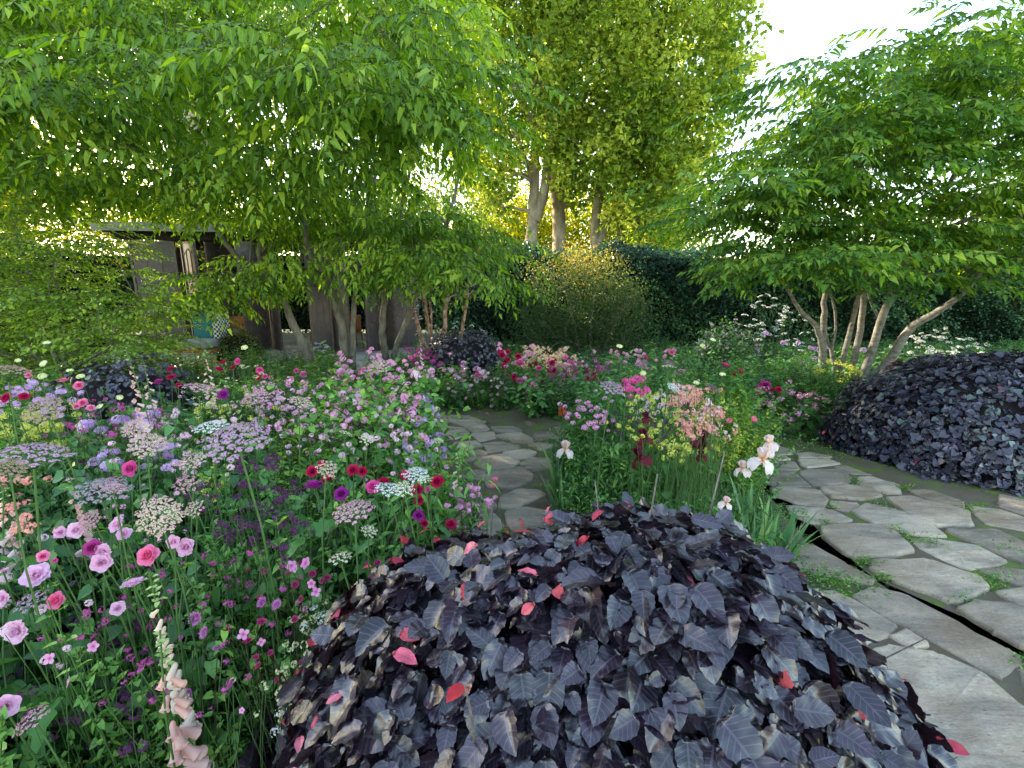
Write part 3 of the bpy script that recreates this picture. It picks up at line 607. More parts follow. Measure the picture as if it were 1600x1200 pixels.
tall_tree('big pale plane tree trunk rising behind the pavilion', [([(315,352),(306,300),(298,220),(285,130),(272,40),(262,-80),(255,-250)], 15.5, 15.5, .62, .42), ([(285,130),(320,60),(380,-40)], 15.5, 15, .2, .1), ([(272,60),(220,0),(150,-60)], 15.5, 15, .2, .1)],
  [(80,-450),(480,-450),(480,-60),(430,60),(340,40),(250,30),(180,80),(90,60)], (13.5, 17.5), 260, 50, .5, .15, GR['plane'], M_bark_plane)
tall_tree('dark trunked tree at the left edge behind the layered shrub', [([(20,330),(12,250),(15,180),(5,100),(0,-50)], 17, 17, .3, .15), ([(15,200),(60,120),(120,40)], 17, 17, .15, .07)],
  [(-350,-350),(160,-350),(150,100),(80,130),(30,200),(-350,280)], (15, 19), 330, 50, .5, .18, GR['plane'], M_bark_plane)
tall_tree('sunlit tree behind the pavilion seen between the drooping trees', [([(590,400),(600,330),(610,200),(600,60),(600,-80)], 19, 19, .28, .14)],
  [(450,-300),(760,-300),(770,30),(740,200),(690,330),(590,330),(480,130),(450,0)], (17, 21), 330, 50, .6, .15, GR['plane'], M_bark_plane)
tall_tree('added tree out of view left of the camera, put there to shade the bed and mound', [([(-900,560),(-880,300),(-860,0)], 5.2, 5.2, .2, .1)], [(-2600,-700),(-900,-700),(-620,-400),(-620,150),(-900,330),(-2600,330)], (4.5, 6.5), 260, 60, .5, .17, GR['plane'], M_bark_plane)  # unseen tree added to keep direct sun off the bed and front mound
lg = G(); cents = nodes_in([(-500,-100),(150,-60),(500,-60),(720,-60),(1100,60),(1120,330),(1100,400),(700,400),(690,330),(400,340),(-500,260)], 640, lambda x, y: rng.uniform(25, 34), sep=.6)
root = thing('distant_wood', (0, 0, 0), 'mass of green leafy wood closing the view behind the tall trees', 'wood'); root['kind'] = 'stuff'; clumpleaves(lg, cents, 60, .85, .25); lg.obj('foliage', GR['plane'], root)
# far foliage between and beyond the trunks, thickets coloured as if sunlit
lg = G(); cents = nodes_in([(-400,260),(60,250),(200,300),(380,310),(420,350),(420,380),(-400,390)], 160, lambda x, y: rng.uniform(13.5, 18), sep=.5)
root = thing('sun_painted_thicket', (0, 0, 0), 'bank of sunlit yellow green foliage above and left of the pavilion roof', 'thicket'); root['kind'] = 'stuff'; clumpleaves(lg, cents, 150, .5, .15); lg.obj('foliage', GR['sun_yellow'], root)
g = G(); branch(g, [cents[:, 0].mean(), 16, -.2], [cents[:, 0].mean()+.3, 16, 3.5], .12, .04); branch(g, [cents[:, 0].mean()-3, 16, -.2], [cents[:, 0].mean()-3.3, 16, 3.5], .12, .04); branch(g, [cents[:, 0].mean()+3, 16, -.2], [cents[:, 0].mean()+3.3, 16, 3.5], .12, .04); g.obj('stems', M_bark, root)
lg = G(); cents = nodes_in([(690,420),(690,320),(740,340),(800,300),(860,320),(900,330),(960,320),(1060,330),(1100,400),(1100,420)], 190, lambda x, y: rng.uniform(26, 33), sep=.6)
root = thing('sun_painted_thicket', (0, 0, 0), 'bright yellow green wood edge glowing behind the trunks over the hedge', 'wood'); root['kind'] = 'stuff'; clumpleaves(lg, cents, 130, .8, .24); lg.obj('foliage', GR['sun_yellow'], root)
g = G(); [branch(g, [x, 30, -.2], [x+.3, 30, 6], .14, .05) for x in (-3, 0, 3, 6.5, 10)]; g.obj('stems', M_bark, root)
lg = G(); cents = nodes_in([(1500,395),(1480,330),(1560,300),(1800,280),(1900,430),(1500,430)], 90, lambda x, y: rng.uniform(17, 21), sep=.6)
root = thing('far_bush', (0, 0, 0), 'light green bushes beyond the hedge at the right edge of the photo', 'bushes'); root['kind'] = 'stuff'; clumpleaves(lg, cents, 80, .6, .14); lg.obj('foliage', GR['acer'], root)
g = G(); [branch(g, [x, 19, -.2], [x+.3, 19, 4], .1, .04) for x in (18, 21, 24)]; g.obj('stems', M_bark, root)
# ================================================================ copper beech mounds
BL = [leaf(1, .60+.05*i, 11, 5, .10+.10*i, .06+.11*i, .45, serr=.045, wave=.028, pleat=.011, tip=.92) for i in range(4)]
BS = [leaf(1, .75, 3, 3, .2, .15, .45) for i in range(1)]
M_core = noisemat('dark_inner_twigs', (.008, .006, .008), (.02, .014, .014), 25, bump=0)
M_btwig = noisemat('beech_twig', (.07, .055, .05), (.20, .17, .16), 60, bump=0)
def superdome(c, r, n, e=2.6, region=None):
    "points and normals over a flattened dome, about evenly"
    u = rng.normal(0, 1, (n*3, 3)); u[:, 2] = np.abs(u[:, 2])*.9+.0; u /= (np.sum(np.abs(u)**e, 1)**(1/e))[:, None]
    a = np.arctan2(u[:, 1], u[:, 0]); f = 1+.03*np.sin(3*a+.7)+.03*np.sin(5*a)
    P = u*np.array(r); P[:, :2] *= f[:, None]
    nn = np.sign(u)*np.abs(u)**(e-1)/np.array(r); nn /= np.linalg.norm(nn, axis=1)[:, None]
    return P[:n], nn[:n]
def beech_mound(loc, r, label, near, n, size, group='clipped dark purple leaved mounds', pink=0, flare=0, e=2.6):
    root = thing('copper_beech_mound', loc, label, 'bush', group)
    P, N_ = superdome(loc, r, n, e)
    if flare: P[:, :2] *= (1-flare*.55+flare*(1-P[:, 2:3]/r[2]))
    # lumps
    P += N_*(.035*np.sin(P[:, 0]*9+P[:, 2]*6)+.03*np.sin(P[:, 1]*11+2))[:, None]*min(1, r[2])
    P += N_*np.clip(rng.normal(-.025, .034, n), -.12, .02)[:, None]
    # direction of each leaf: outwards-down over the surface with scatter
    # tangent frame
    g = G(); up = np.array([0, 0, 1.]); out = P.copy(); out[:, 2] = 0; out /= np.linalg.norm(out, axis=1)[:, None]+1e-6
    d = out*.8 - up*.45 + rng.normal(0, .75, (n, 3)); nrm = N_ + rng.normal(0, .42, (n, 3)); nrm += up*.25
    nrm /= np.linalg.norm(nrm, axis=1)[:, None]; d -= nrm*np.sum(d*nrm, 1)[:, None]; d /= np.linalg.norm(d, axis=1)[:, None]
    y = np.cross(nrm, d); R = np.stack([d, y, nrm], 2); s = size*np.clip(rng.normal(.92, .22, n), .4, 1.4)
    L_ = BL if near else BS; b = rng.integers(0, len(L_), n)
    rn = np.clip(rng.normal(.4, .28, n), 0, 1)
    for i, t in enumerate(L_):
        m = b == i; g.inst(t, R[m]*s[m][:, None, None], P[m], rn[m])
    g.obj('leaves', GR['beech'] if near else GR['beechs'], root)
    if pink:
        g = G(); Q, QN = superdome(loc, (r[0], r[1], r[2]), pink, e)
        if flare: Q[:, :2] *= (1-flare*.55+flare*(1-Q[:, 2:3]/r[2]))
        Q += QN*.05
        Rr = rotm(rng.uniform(-PI, PI, pink), rng.uniform(-.3, 1.0, pink), rng.normal(0, .6, pink)); th = leaf(1, .5, 7, 5, .35, .25, .5, serr=.02, wave=.03)
        g.inst(th, Rr*(size*rng.uniform(.5, .95, pink))[:, None, None], Q, rng.random(pink)); g.obj('young_leaves', GR['pinkleaf'], root)
    if near:
        Q, QN = superdome(loc, r, 60, e); Q[:, :2] *= (1-flare*.55+flare*(1-Q[:, 2:3]/r[2]))
        for q, nn in zip(Q, QN):
            a_ = q-nn*.12+rng.normal(0, .02, 3); b_ = q+nn*rng.uniform(.0, .05)+rng.normal(0, .07, 3)
            g = G(); g.tube(smooth_path([a_, (a_+b_)/2+rng.normal(0, .012, 3), b_], 3), np.linspace(.003, .0013, 7), 4); g.obj('twig', M_btwig, root)
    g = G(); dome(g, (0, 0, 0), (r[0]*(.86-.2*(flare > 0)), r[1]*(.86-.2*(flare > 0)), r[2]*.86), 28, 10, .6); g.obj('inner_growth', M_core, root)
    return root
NEAR = (.175, .82, -.03)
beech_mound(NEAR, (.80, .69, 1.11), 'broad dark purple leaved mound filling the foreground with a few young red leaves', True, 18500, .056, pink=230, e=2.75, flare=.44)
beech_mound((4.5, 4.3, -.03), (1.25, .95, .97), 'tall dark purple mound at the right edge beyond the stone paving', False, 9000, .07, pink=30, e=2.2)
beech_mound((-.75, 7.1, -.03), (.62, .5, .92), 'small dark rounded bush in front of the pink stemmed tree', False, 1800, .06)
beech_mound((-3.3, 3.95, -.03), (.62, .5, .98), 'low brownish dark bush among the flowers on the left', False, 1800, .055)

# ================================================================ pavilion
M_fascia = noisemat('pale_fascia', (.22, .21, .20), (.34, .32, .31), 4, bump=.1)
M_soffit = noisemat('dark_soffit', (.02, .015, .012), (.05, .035, .03), 10, bump=.1)
M_bronze = noisemat('bronze_frame', (.085, .06, .055), (.17, .125, .115), 14, rough=.45, bump=.1, spec=.5, metal=.4)
M_infill = noisemat('bronze_panel', (.05, .035, .038), (.11, .08, .085), 5, rough=.35, bump=.1, spec=.5)
root = thing('pavilion', (-6, 10.5, 0), 'open garden pavilion with pale flat roof edge and folding dark bronze screens, behind the trees', 'pavilion')
def loc(p): return (p[0]+6, p[1]-10.5, p[2])
ax = math.atan2(.9, 6.4); ca, sa = math.cos(ax), math.sin(ax)
def pv(u, v, z): return (-8.6+u*ca-v*sa+6, 10.35+u*sa+v*ca-10.5, z)
def pbox(g, u0, u1, v0, v1, z0, z1): g.box(pv((u0+u1)/2, (v0+v1)/2, (z0+z1)/2), ((u1-u0)/2, (v1-v0)/2, (z1-z0)/2), ax)
g = G(); pbox(g, -.2, 6.6, 0, .04, 2.66, 2.84); pbox(g, -.2, -.16, .04, 4.1, 2.66, 2.84); pbox(g, 6.56, 6.6, .04, 4.1, 2.66, 2.84); pbox(g, -.2, 6.6, 4.1, 4.14, 2.66, 2.84); g.obj('roof_edge', M_fascia, root, smooth=False)
g = G(); pbox(g, -.15, 6.55, .045, 4.09, 2.69, 2.81); g.obj('roof', M_soffit, root, smooth=False)
g = G(); pbox(g, .0, 6.4, .25, .35, 2.5, 2.68); pbox(g, 0, 6.4, 3.7, 3.8, 2.5, 2.68); g.obj('beam', M_soffit, root, smooth=False)
def screen(u, v, yaw, wd, h=2.48, z0=.03):
    c = pv(u, v, 0); yw = ax+yaw; e = np.array([math.cos(yw), math.sin(yw), 0]); nn = np.array([-e[1], e[0], 0]); c = np.array(c)
    g = G()
    def bar(a, b, t=.016, dp=.022):
        (xa, za), (xb, zb) = a, b; d = np.array([xb-xa, zb-za]); L_ = np.hypot(*d); d /= L_; pr = np.array([-d[1], d[0]])*t
        V = []
        for sgn in (-dp, dp):
            for (x, z) in ((xa+pr[0], za+pr[1]), (xa-pr[0], za-pr[1]), (xb-pr[0], zb-pr[1]), (xb+pr[0], zb+pr[1])): V.append(c+e*x+nn*sgn+np.array([0, 0, z]))
        g.t(T(V, [(3, 2, 1, 0), (4, 5, 6, 7), (0, 1, 5, 4), (1, 2, 6, 5), (2, 3, 7, 6), (3, 0, 4, 7)]))
    hw = wd/2
    bar((-hw, z0), (-hw, h), .022, .03); bar((hw, z0), (hw, h), .022, .03); bar((-hw+.02, z0+.02), (hw-.02, z0+.02), .02, .026); bar((-hw+.02, h-.02), (hw-.02, h-.02), .02, .026)
    for zc in np.arange(z0+.62, h, 1.1):
        zc2 = zc+.48
        bar((-hw+.02, zc+.11), (0, zc), .010, .018); bar((hw-.02, zc+.11), (0, zc), .010, .0185)
        if zc2 < h-.1: bar((-hw+.02, zc2-.05), (0, zc2+.09), .010, .018); bar((hw-.02, zc2-.05), (0, zc2+.09), .010, .0185); bar((-hw*.33, zc+.05), (-hw*.33, zc2+.05), .007, .017); bar((hw*.33, zc+.05), (hw*.33, zc2+.05), .007, .017)
    bar((0, z0+.04), (0, z0+.6), .009, .016)
    for zc in np.arange(z0+1.12, h-.3, 1.1): bar((0, zc+.1), (0, min(zc+.6, h-.04)), .009, .016)
    s_ = g.obj('screen_frame', M_bronze, root, smooth=False)
    gi = G(); gi.box(c+np.array([0, 0, (z0+h)/2]), (hw-.02, .006, (h-z0)/2-.03), yw); o = gi.obj('screen_panel', M_infill, s_, smooth=False)
for u, v, yw, wd in [(.75, .3, .1, .85), (1.45, .35, -.7, .55), (1.95, .6, .9, .5), (2.75, .25, .9, .55), (3.05, .45, -.8, .55), (4.35, -.45, .45, .42), (4.75, -.4, -.5, .45), (5.45, -.1, .7, .42), (5.75, -.05, -.6, .4), (6.15, .4, .35, .55), (.2, 2.2, 1.3, .7), (3.9, 3.2, .2, .5), (5.1, 3.3, .9, .5)]:
    screen(u, v, yw, wd)
g = G()
for u, v in [(3.55, 2.5), (3.68, 2.5), (3.82, 2.5), (5.0, 2.3), (5.1, 2.3), (2.1, 2.9), (2.2, 2.9)]: pass
for u, v in [(3.55, 2.5), (3.68, 2.5), (3.82, 2.5), (5.0, 2.3), (5.1, 2.3), (2.1, 2.9), (2.2, 2.9)]:
    g = G(); g.box(pv(u, v, 1.34), (.025, .025, 1.32), ax); g.obj('post', M_bronze, root, smooth=False)
# armchairs with bent wooden rails and cushions
M_wood = noisemat('orange_wood', (.22, .07, .025), (.38, .14, .05), 10, rough=.4, bump=.1, stretch=(1, 6, 1))
M_cush = petal('grey_cushion', (.22, .22, .23), (.3, .3, .3), tr=.05); M_teal = petal('teal_cushion', (.02, .14, .17), (.03, .2, .22), tr=.02)
def armchair(px, py, d, yaw, label):
    p = at_d(px, py, d); root = thing('armchair', (p[0], p[1], .02), label, 'chair', 'curved wooden chairs under the pavilion'); root.rotation_euler[2] = yaw
    g = G(); a = np.linspace(-.15*PI, 1.15*PI, 16); g.tube(np.stack([.33*np.cos(a), .30*np.sin(a), .66+.10*np.sin(a)], 1), np.full(16, .022), 8); g.obj('arm_rail', M_wood, root)
    g = G(); a = np.linspace(.1*PI, .9*PI, 12); q = np.linspace(0, 1, 12)
    V = []; F = []
    for i, t in enumerate(a):
        for z in (.42, .56, .70, .80): V.append((.31*math.cos(t), .28*math.sin(t), z)); 
        for z in (.80, .70, .56, .42): V.append((.34*math.cos(t), .31*math.sin(t), z))
    for i in range(11):
        for j in range(8): F.append((i*8+j, i*8+(j+1) % 8, (i+1)*8+(j+1) % 8, (i+1)*8+j))
    F += [tuple(range(7, -1, -1)), tuple(range(88, 96))]; g.t(T(V, F)); g.obj('backrest', M_wood, root)
    g = G(); g.box((0, 0, .40), (.29, .27, .02)); g.obj('seat', M_wood, root, smooth=False)
    for x in (-.27, .27):
        for y in (-.24, .24): g = G(); g.tube([(x*1.1, y*1.1, 0), (x, y, .40)], [.015, .022], 8); g.obj('leg', M_wood, root)
    g = G(); g.box((0, -.02, .47), (.25, .23, .05)); o = g.obj('cushion', M_cush, root); md = o.modifiers.new('b', 'BEVEL'); md.width = .04; md.segments = 3
    return root
armchair(362, 540, 10.9, .4, 'orange curved wooden chair left of the round potted shrub'); armchair(512, 535, 11.6, -.3, 'orange curved wooden chair behind the white daisies'); armchair(545, 530, 11.5, -1.0, 'orange curved wooden chair seen through the rightmost screens')
p = at_d(315, 520, 9.6); root = thing('lounge_chair', (p[0], p[1], .02), 'low lounge seat with teal back cushion and checked white throw at the pavilion edge', 'chair')
g = G(); g.box((0, 0, .24), (.36, .36, .03)); g.obj('seat', M_wood, root, smooth=False)
g = G(); g.box((0, .0, .36), (.33, .33, .08)); o = g.obj('cushion', M_cush, root); md = o.modifiers.new('b', 'BEVEL'); md.width = .05; md.segments = 3
g = G(); g.box((0, .3, .68), (.33, .07, .26)); o = g.obj('back_cushion', M_teal, root); md = o.modifiers.new('b', 'BEVEL'); md.width = .05; md.segments = 3
for x in (-.3, .3):
    for y in (-.3, .3): g = G(); g.tube([(x, y, 0), (x, y, .215)], [.02, .025], 8); g.obj('leg', M_wood, root)
m, n_, N = mat_base('checked_cloth'); ck = N("ShaderNodeTexChecker", i_Scale=22.0); ck.inputs[1].default_value = (.7, .7, .7, 1); ck.inputs[2].default_value = (.02, .025, .03, 1); tc = N("ShaderNodeTexCoord"); n_.links.new(tc.outputs['Object'], ck.inputs[0])
p_ = N("ShaderNodeBsdfPrincipled"); n_.links.new(ck.outputs[0], p_.inputs[0]); oo = N("ShaderNodeOutputMaterial"); n_.links.new(p_.outputs[0], oo.inputs[0])
t = thing('throw', (p[0]+.3, p[1]+.2, .55), 'black and white checked throw hung over the teal cushion', 'throw')
g = G(); g.box((0, 0, .18), (.07, .2, .26)); o = g.obj('cloth', m, t); md = o.modifiers.new('b', 'BEVEL'); md.width = .02; md.segments = 2
# potted round shrub and daisies on the terrace
M_pot = noisemat('stone_pot', (.12, .10, .09), (.22, .19, .17), 8, bump=.3)
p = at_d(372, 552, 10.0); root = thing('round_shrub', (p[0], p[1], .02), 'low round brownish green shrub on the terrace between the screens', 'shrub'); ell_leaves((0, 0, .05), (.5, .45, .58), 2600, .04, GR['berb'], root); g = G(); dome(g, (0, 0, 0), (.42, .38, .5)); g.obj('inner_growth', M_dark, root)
# ================================================================ foliage clumps for the beds
def sprout(nst, h, lf, per, size, spread=.35, up=.9, stemr=.002, rows=None, whorl=1):
    "clump: nst stems each carrying leaves"
    g = G(); sg = G()
    for s_ in range(nst):
        a = rng.uniform(0, 2*PI); tilt = rng.uniform(.05, spread); hh = h*rng.uniform(.65, 1.1)
        b = np.array([rng.normal(0, .03), rng.normal(0, .03), 0]); d = np.array([math.cos(a)*tilt, math.sin(a)*tilt, 1.])
        u = np.linspace(0, 1, 4)[:, None]; P = b + d*hh*u; P[:, :2] += (np.array([math.cos(a), math.sin(a)])*tilt*hh*.3)*(u**2); sg.tube(P, np.linspace(stemr, stemr*.5, 4), 3)
        for k in range(per):
            t = .15+.85*(k+.5)/per; q = b+d*hh*t; q[:2] += np.array([math.cos(a), math.sin(a)])*tilt*hh*.3*t*t
            for w_ in range(whorl):
                R, pp = place(lf, q, k*2.4+w_*2*PI/whorl+rng.normal(0, .3), rng.normal(.05, .3)-up*.35*(t > .9), rng.normal(0, .3), size*rng.uniform(.7, 1.15)*(1.1-.35*t))
                g.inst(lf, R, pp, np.array([rng.random()]))
    return g.tmpl(), sg.tmpl()
def feather(nst, L, size, dens=9):
    "ferny leaves: arching rachis with side rachises of tiny leaflets"
    g = G(); sg = G(); lf = leaf(1, .38, 1, 3, .1, .1, .45)
    for s_ in range(nst):
        a = rng.uniform(0, 2*PI); el = rng.uniform(.6, 1.35); LL = L*rng.uniform(.6, 1.1); c = np.array([math.cos(a)*math.cos(el), math.sin(a)*math.cos(el), math.sin(el)])
        u = np.linspace(0, 1, 6)[:, None]; P = c*LL*u; P[:, 2] -= .28*LL*u[:, 0]**2; sg.tube(P, np.linspace(.0022, .0008, 6), 3)
        sd = np.array([-math.sin(a), math.cos(a), 0])
        for k in range(dens):
            t = .25+.75*k/dens; p0 = c*LL*t; p0[2] -= .28*LL*t*t; sl = LL*.34*(1-t*.65)
            for sg_ in (-1, 1):
                dd = sd*sg_*.85+c*.5; dd /= np.linalg.norm(dd); yb = math.atan2(dd[1], dd[0])
                for m in range(5):
                    q = p0+dd*sl*(m+.6)/5
                    for s3 in (-1, 1):
                        R, pp = place(lf, q, yb+s3*.8, -dd[2]*.6+rng.normal(0, .3), rng.normal(0, .3), size*rng.uniform(.7, 1.2)*(1-.1*m))
                        g.inst(lf, R, pp, np.array([rng.random()]))
    return g.tmpl(), sg.tmpl()
def blades(n, h, wd=.014, spread=.4):
    g = G()
    for i in range(n):
        a = rng.uniform(0, 2*PI); hh = h*rng.uniform(.5, 1.1); tl = rng.uniform(.05, spread); V = []; L = []
        dx = np.array([math.cos(a), math.sin(a)]); pr = np.array([-dx[1], dx[0]]); rn = rng.random(); F = []
        for k, u in enumerate(np.linspace(0, 1, 6)):
            c = dx*tl*hh*(u*.6+u*u*.8); ww = wd*.5*(1-u**2.5)+.0004
            for v in (-1, 0, 1): V.append((c[0]+pr[0]*ww*v, c[1]+pr[1]*ww*v, hh*u*(1-.25*tl*u)+(.0 if v else -.002))); L.append((u, v, rn))
        for k in range(5):
            for j in (0, 1): F.append((k*3+j, k*3+j+1, k*3+j+4, k*3+j+3))
        g.t(T(V, F, L))
    return g.tmpl()
lf_oval = leaf(1, .62, 3, 3, .25, .2, .5); lf_lance = leaf(1, .26, 3, 3, .3, .35, .4); lf_small = leaf(1, .5, 2, 3, .2, .15, .45); lf_cut = leaf(1, .55, 6, 3, .2, .25, .4, serr=.28)
lf_broad = leaf(1, .75, 5, 5, .15, .2, .42, serr=.08, wave=.02)
FO = {
 'rose': ([sprout(7, .42, lf_oval, 9, .058, .5, whorl=2) for _ in range(3)], leafmat('rose_foliage', (.03, .09, .03), (.07, .19, .055), (.15, .32, .07), tr=.25, rough=.4, spec=.4, vein=(.06, .14, .06))),
 'lance': ([sprout(9, .42, lf_lance, 14, .075, .35, whorl=2) for _ in range(3)], leafmat('lance_foliage', (.035, .12, .025), (.09, .24, .045), (.20, .38, .07), tr=.3)),
 'small': ([sprout(11, .40, lf_small, 13, .032, .5, whorl=3) for _ in range(3)], leafmat('small_foliage', (.045, .14, .025), (.11, .27, .045), (.24, .42, .07), tr=.3)),
 'lime': ([sprout(10, .42, lf_small, 13, .032, .5, whorl=3) for _ in range(2)], leafmat('lime_foliage', (.12, .22, .02), (.30, .42, .03), (.55, .56, .05), tr=.4)),
 'cut': ([sprout(7, .38, lf_cut, 8, .095, .6, whorl=2) for _ in range(3)], leafmat('cut_foliage', (.04, .13, .03), (.09, .24, .05), (.17, .36, .07), tr=.3)),
 'feather': ([feather(10, .42, .024) for _ in range(3)], leafmat('feathery_foliage', (.05, .12, .04), (.11, .22, .07), (.19, .33, .10), tr=.3)),
 'purple': ([sprout(9, .42, lf_small, 13, .034, .4, whorl=3) for _ in range(2)], leafmat('purple_foliage', (.02, .012, .022), (.07, .03, .065), (.13, .06, .12), tr=.15, tcol=(.2, .04, .1))),
 'broad': ([sprout(5, .30, lf_broad, 6, .11, .6, whorl=2) for _ in range(2)], leafmat('broad_foliage', (.02, .075, .02), (.04, .14, .03), (.08, .22, .045), tr=.3, vein=(.10, .22, .07), ribs=6)),
}
M_stem = noisemat('green_stem', (.045, .10, .025), (.09, .17, .045), 20, bump=0, rough=.6)
M_stemd = noisemat('dark_stem', (.03, .02, .018), (.06, .035, .03), 20, bump=0, rough=.6)
# zones: polygon, count, height factor range, types with weights
def fill(name, label, poly, n, hr, kinds, hfun=None, avoid=None):
    xs = [p[0] for p in poly]; ys = [p[1] for p in poly]; P = []
    while len(P) < n:
        x = rng.uniform(min(xs), max(xs), n); y = rng.uniform(min(ys), max(ys), n); m = in_poly(x, y, poly)
        for a, b in zip(x[m], y[m]):
            if avoid is None or not avoid(a, b): P.append((a, b))
    P = np.array(P[:n]); ks = list(kinds); wts = np.array([kinds[k] for k in ks], float)
    # patches: smooth pseudo-noise field per kind
    sc = np.stack([np.log(wt/wts.sum())+1.6*np.sin(P[:, 0]*(2.2+i*.7)+i*2.1+np.cos(P[:, 1]*(1.9+.3*i)+i))+rng.gumbel(0, .5, n) for i, wt in enumerate(wts)], 1)
    kk = sc.argmax(1); h = rng.uniform(hr[0], hr[1], n)
    if hfun is not None: h *= hfun(P[:, 0], P[:, 1])
    for i, k in enumerate(ks):
        tl, mat = FO[k]; lg, sg = G(), G(); m0 = kk == i
        if not m0.any(): continue
        v = rng.integers(0, len(tl), n)
        for q in range(len(tl)):
            m = m0 & (v == q); c = m.sum(); R = rotm(rng.uniform(0, 2*PI, c), rng.normal(0, .1, c), rng.normal(0, .1, c))
            sc_ = h[m]/.42; R = R*np.stack([np.clip(sc_, .7, 1.25)]*2+[sc_], 1)[:, None, :]
            pos = np.column_stack([P[m], np.full(c, -.03)]); lg.inst(tl[q][0], R, pos, rng.random(c), add_rnd=True); sg.inst(tl[q][1], R, pos)
        o = lg.obj(name, mat); tag(o, label[k] if isinstance(label, dict) else label, 'foliage', kind='stuff')
        s2 = sg.obj('stems', M_stem, o)
def hleft(x, y):
    base = np.where(y < .75, .92+.2*np.clip(y, 0, 1), np.where(y < 3.5, 1.02, .95-.12*(y-3.5))); base = np.clip(base, .5, 1.08)
    edge = np.clip((-x-.2)/.7, .35, 1); return base*np.where(y > 1.8, edge, 1)
farm = lambda x, y: ((x+3.3)/.6)**2+((y-3.95)/.5)**2 < 1 or (abs(x+3.0) < .35 and 2.9 < y < 3.5)
nearm = lambda x, y: ((abs(x-NEAR[0])/1.0)**2.6+(abs(y-NEAR[1])/.68)**2.6) < .95
LB = {'rose': 'dark green rose leaves packed between the flowers', 'lance': 'narrow bright green leaves between the flowers', 'small': 'small mid green leaves between the flowers', 'lime': 'yellow green leaves among the flowers', 'cut': 'deeply cut green leaves low in the bed', 'feather': 'feathery green foliage of the umbel flowers', 'purple': 'dusky purple leaves among the green', 'broad': 'broad toothed green leaves low at the front'}
def LBx(s_): return {k: v+s_ for k, v in LB.items()}
fill('bed_foliage', LBx(' at the front of the left bed'), [(-2.9, .25), (-.15, .25), (-.55, .6), (-.5, 1.3), (-.25, 1.6), (-.55, 2.1), (-2.9, 2.1)], 820, (.72, .96), {'rose': 2.6, 'lance': 1.4, 'small': 1, 'feather': 2, 'cut': 1.5, 'purple': .5, 'broad': .7}, hleft, nearm)
fill('bed_foliage', LBx(' across the middle of the left bed'), [(-5.5, 2.1), (-.6, 2.0), (-.88, 2.8), (-1.1, 3.6), (-1.4, 4.5), (-5.5, 4.5)], 900, (.6, .92), {'rose': 1.0, 'lance': 1.4, 'small': 2.2, 'lime': 1.6, 'feather': 1.6, 'cut': .8, 'purple': .7}, hleft, farm)
fill('bed_foliage', LBx(' at the back of the left bed'), [(-9, 4.5), (-1.4, 4.5), (-2.1, 5.4), (-1.7, 7), (-3, 8), (-9, 8.4)], 560, (.4, .62), {'lance': 1.4, 'small': 2, 'lime': .8, 'feather': 1, 'purple': .4, 'rose': 1})
fill('bed_foliage', LBx(' in the island bed between the paths'), [(.66, 1.9), (.56, 3.0), (.62, 4.4), (.9, 4.95), (2.15, 5.4), (2.4, 4.75), (1.9, 3.5), (1.5, 2.75), (1.15, 2.1)], 460, (.45, .75), {'lance': 2.5, 'small': 1.6, 'feather': 1.6, 'lime': .8, 'cut': 1.0}, lambda x, y: np.clip(.45+.55*(y-1.9)/1.3, .35, 1.05)*np.clip(.5+(x-.5)/.5, .5, 1))
fill('bed_foliage', LBx(' in the far bed before the hedge'), [(-1.35, 6.1), (-.5, 5.7), (.5, 5.45), (1.6, 5.85), (2.3, 6.5), (3.0, 5.7), (3.1, 5.0), (3.5, 4.9), (12, 5), (15, 11), (-2.2, 11), (-2.0, 8)], 1250, (.45, .85), {'lance': 1.2, 'small': 2.0, 'rose': 2.6, 'cut': 2.2, 'feather': .8, 'lime': .35, 'purple': .3}, lambda x, y: np.where(y < 8, .78, .5))
# low moss-like greenery at the paving joints
def cover(name, label, pts, n, size, mat, r=.05, z=-.02, hz=.03):
    g = G(); P = []; 
    for (x, y, rx) in pts:
        q = at_z(x, y, 0); k = int(n*rx/.1); P.append(np.column_stack([q[0]+rng.normal(0, rx, k), q[1]+rng.normal(0, rx*.7, k), z+np.abs(rng.normal(0, hz, k))]))
    P = np.concatenate(P); k = len(P); R = rotm(rng.uniform(0, 2*PI, k), rng.uniform(-.9, .3, k), rng.normal(0, .4, k))*(size*rng.uniform(.6, 1.3, k))[:, None, None]
    g.inst(lf_small, R, P, rng.random(k)); o = g.obj(name, mat); tag(o, label, 'ground cover', kind='stuff')
cover('ground_cover', 'tiny green creeping plants filling the joints of the right hand paving', [(1265,905,.10),(1300,915,.10),(1330,912,.09),(1240,895,.1),(1350,880,.035),(1362,885,.03),(1225,690,.10),(1250,680,.12),(1275,700,.1),(1300,712,.1),(1335,755,.05),(1412,765,.05),(1375,790,.05),(1400,833,.05),(1425,845,.05),(1300,795,.03),(1540,915,.05),(1560,905,.05),(1505,942,.035),(1290,820,.04),(1375,905,.03),(1385,905,.03),(1600,1035,.03),(1515,797,.05),(1180,668,.12),(1455,850,.04),(1570,860,.05),(1240,870,.04),(1200,650,.12)], 420, .016, FO['small'][1])
cover('ground_cover', 'small creeping green tufts along the left hand paving joints', [(830,700,.06),(850,690,.05),(855,760,.05),(700,745,.05),(790,690,.03),(745,700,.03),(870,735,.06),(740,745,.03),(720,655,.05),(880,670,.08),(760,660,.03)], 300, .015, FO['small'][1])

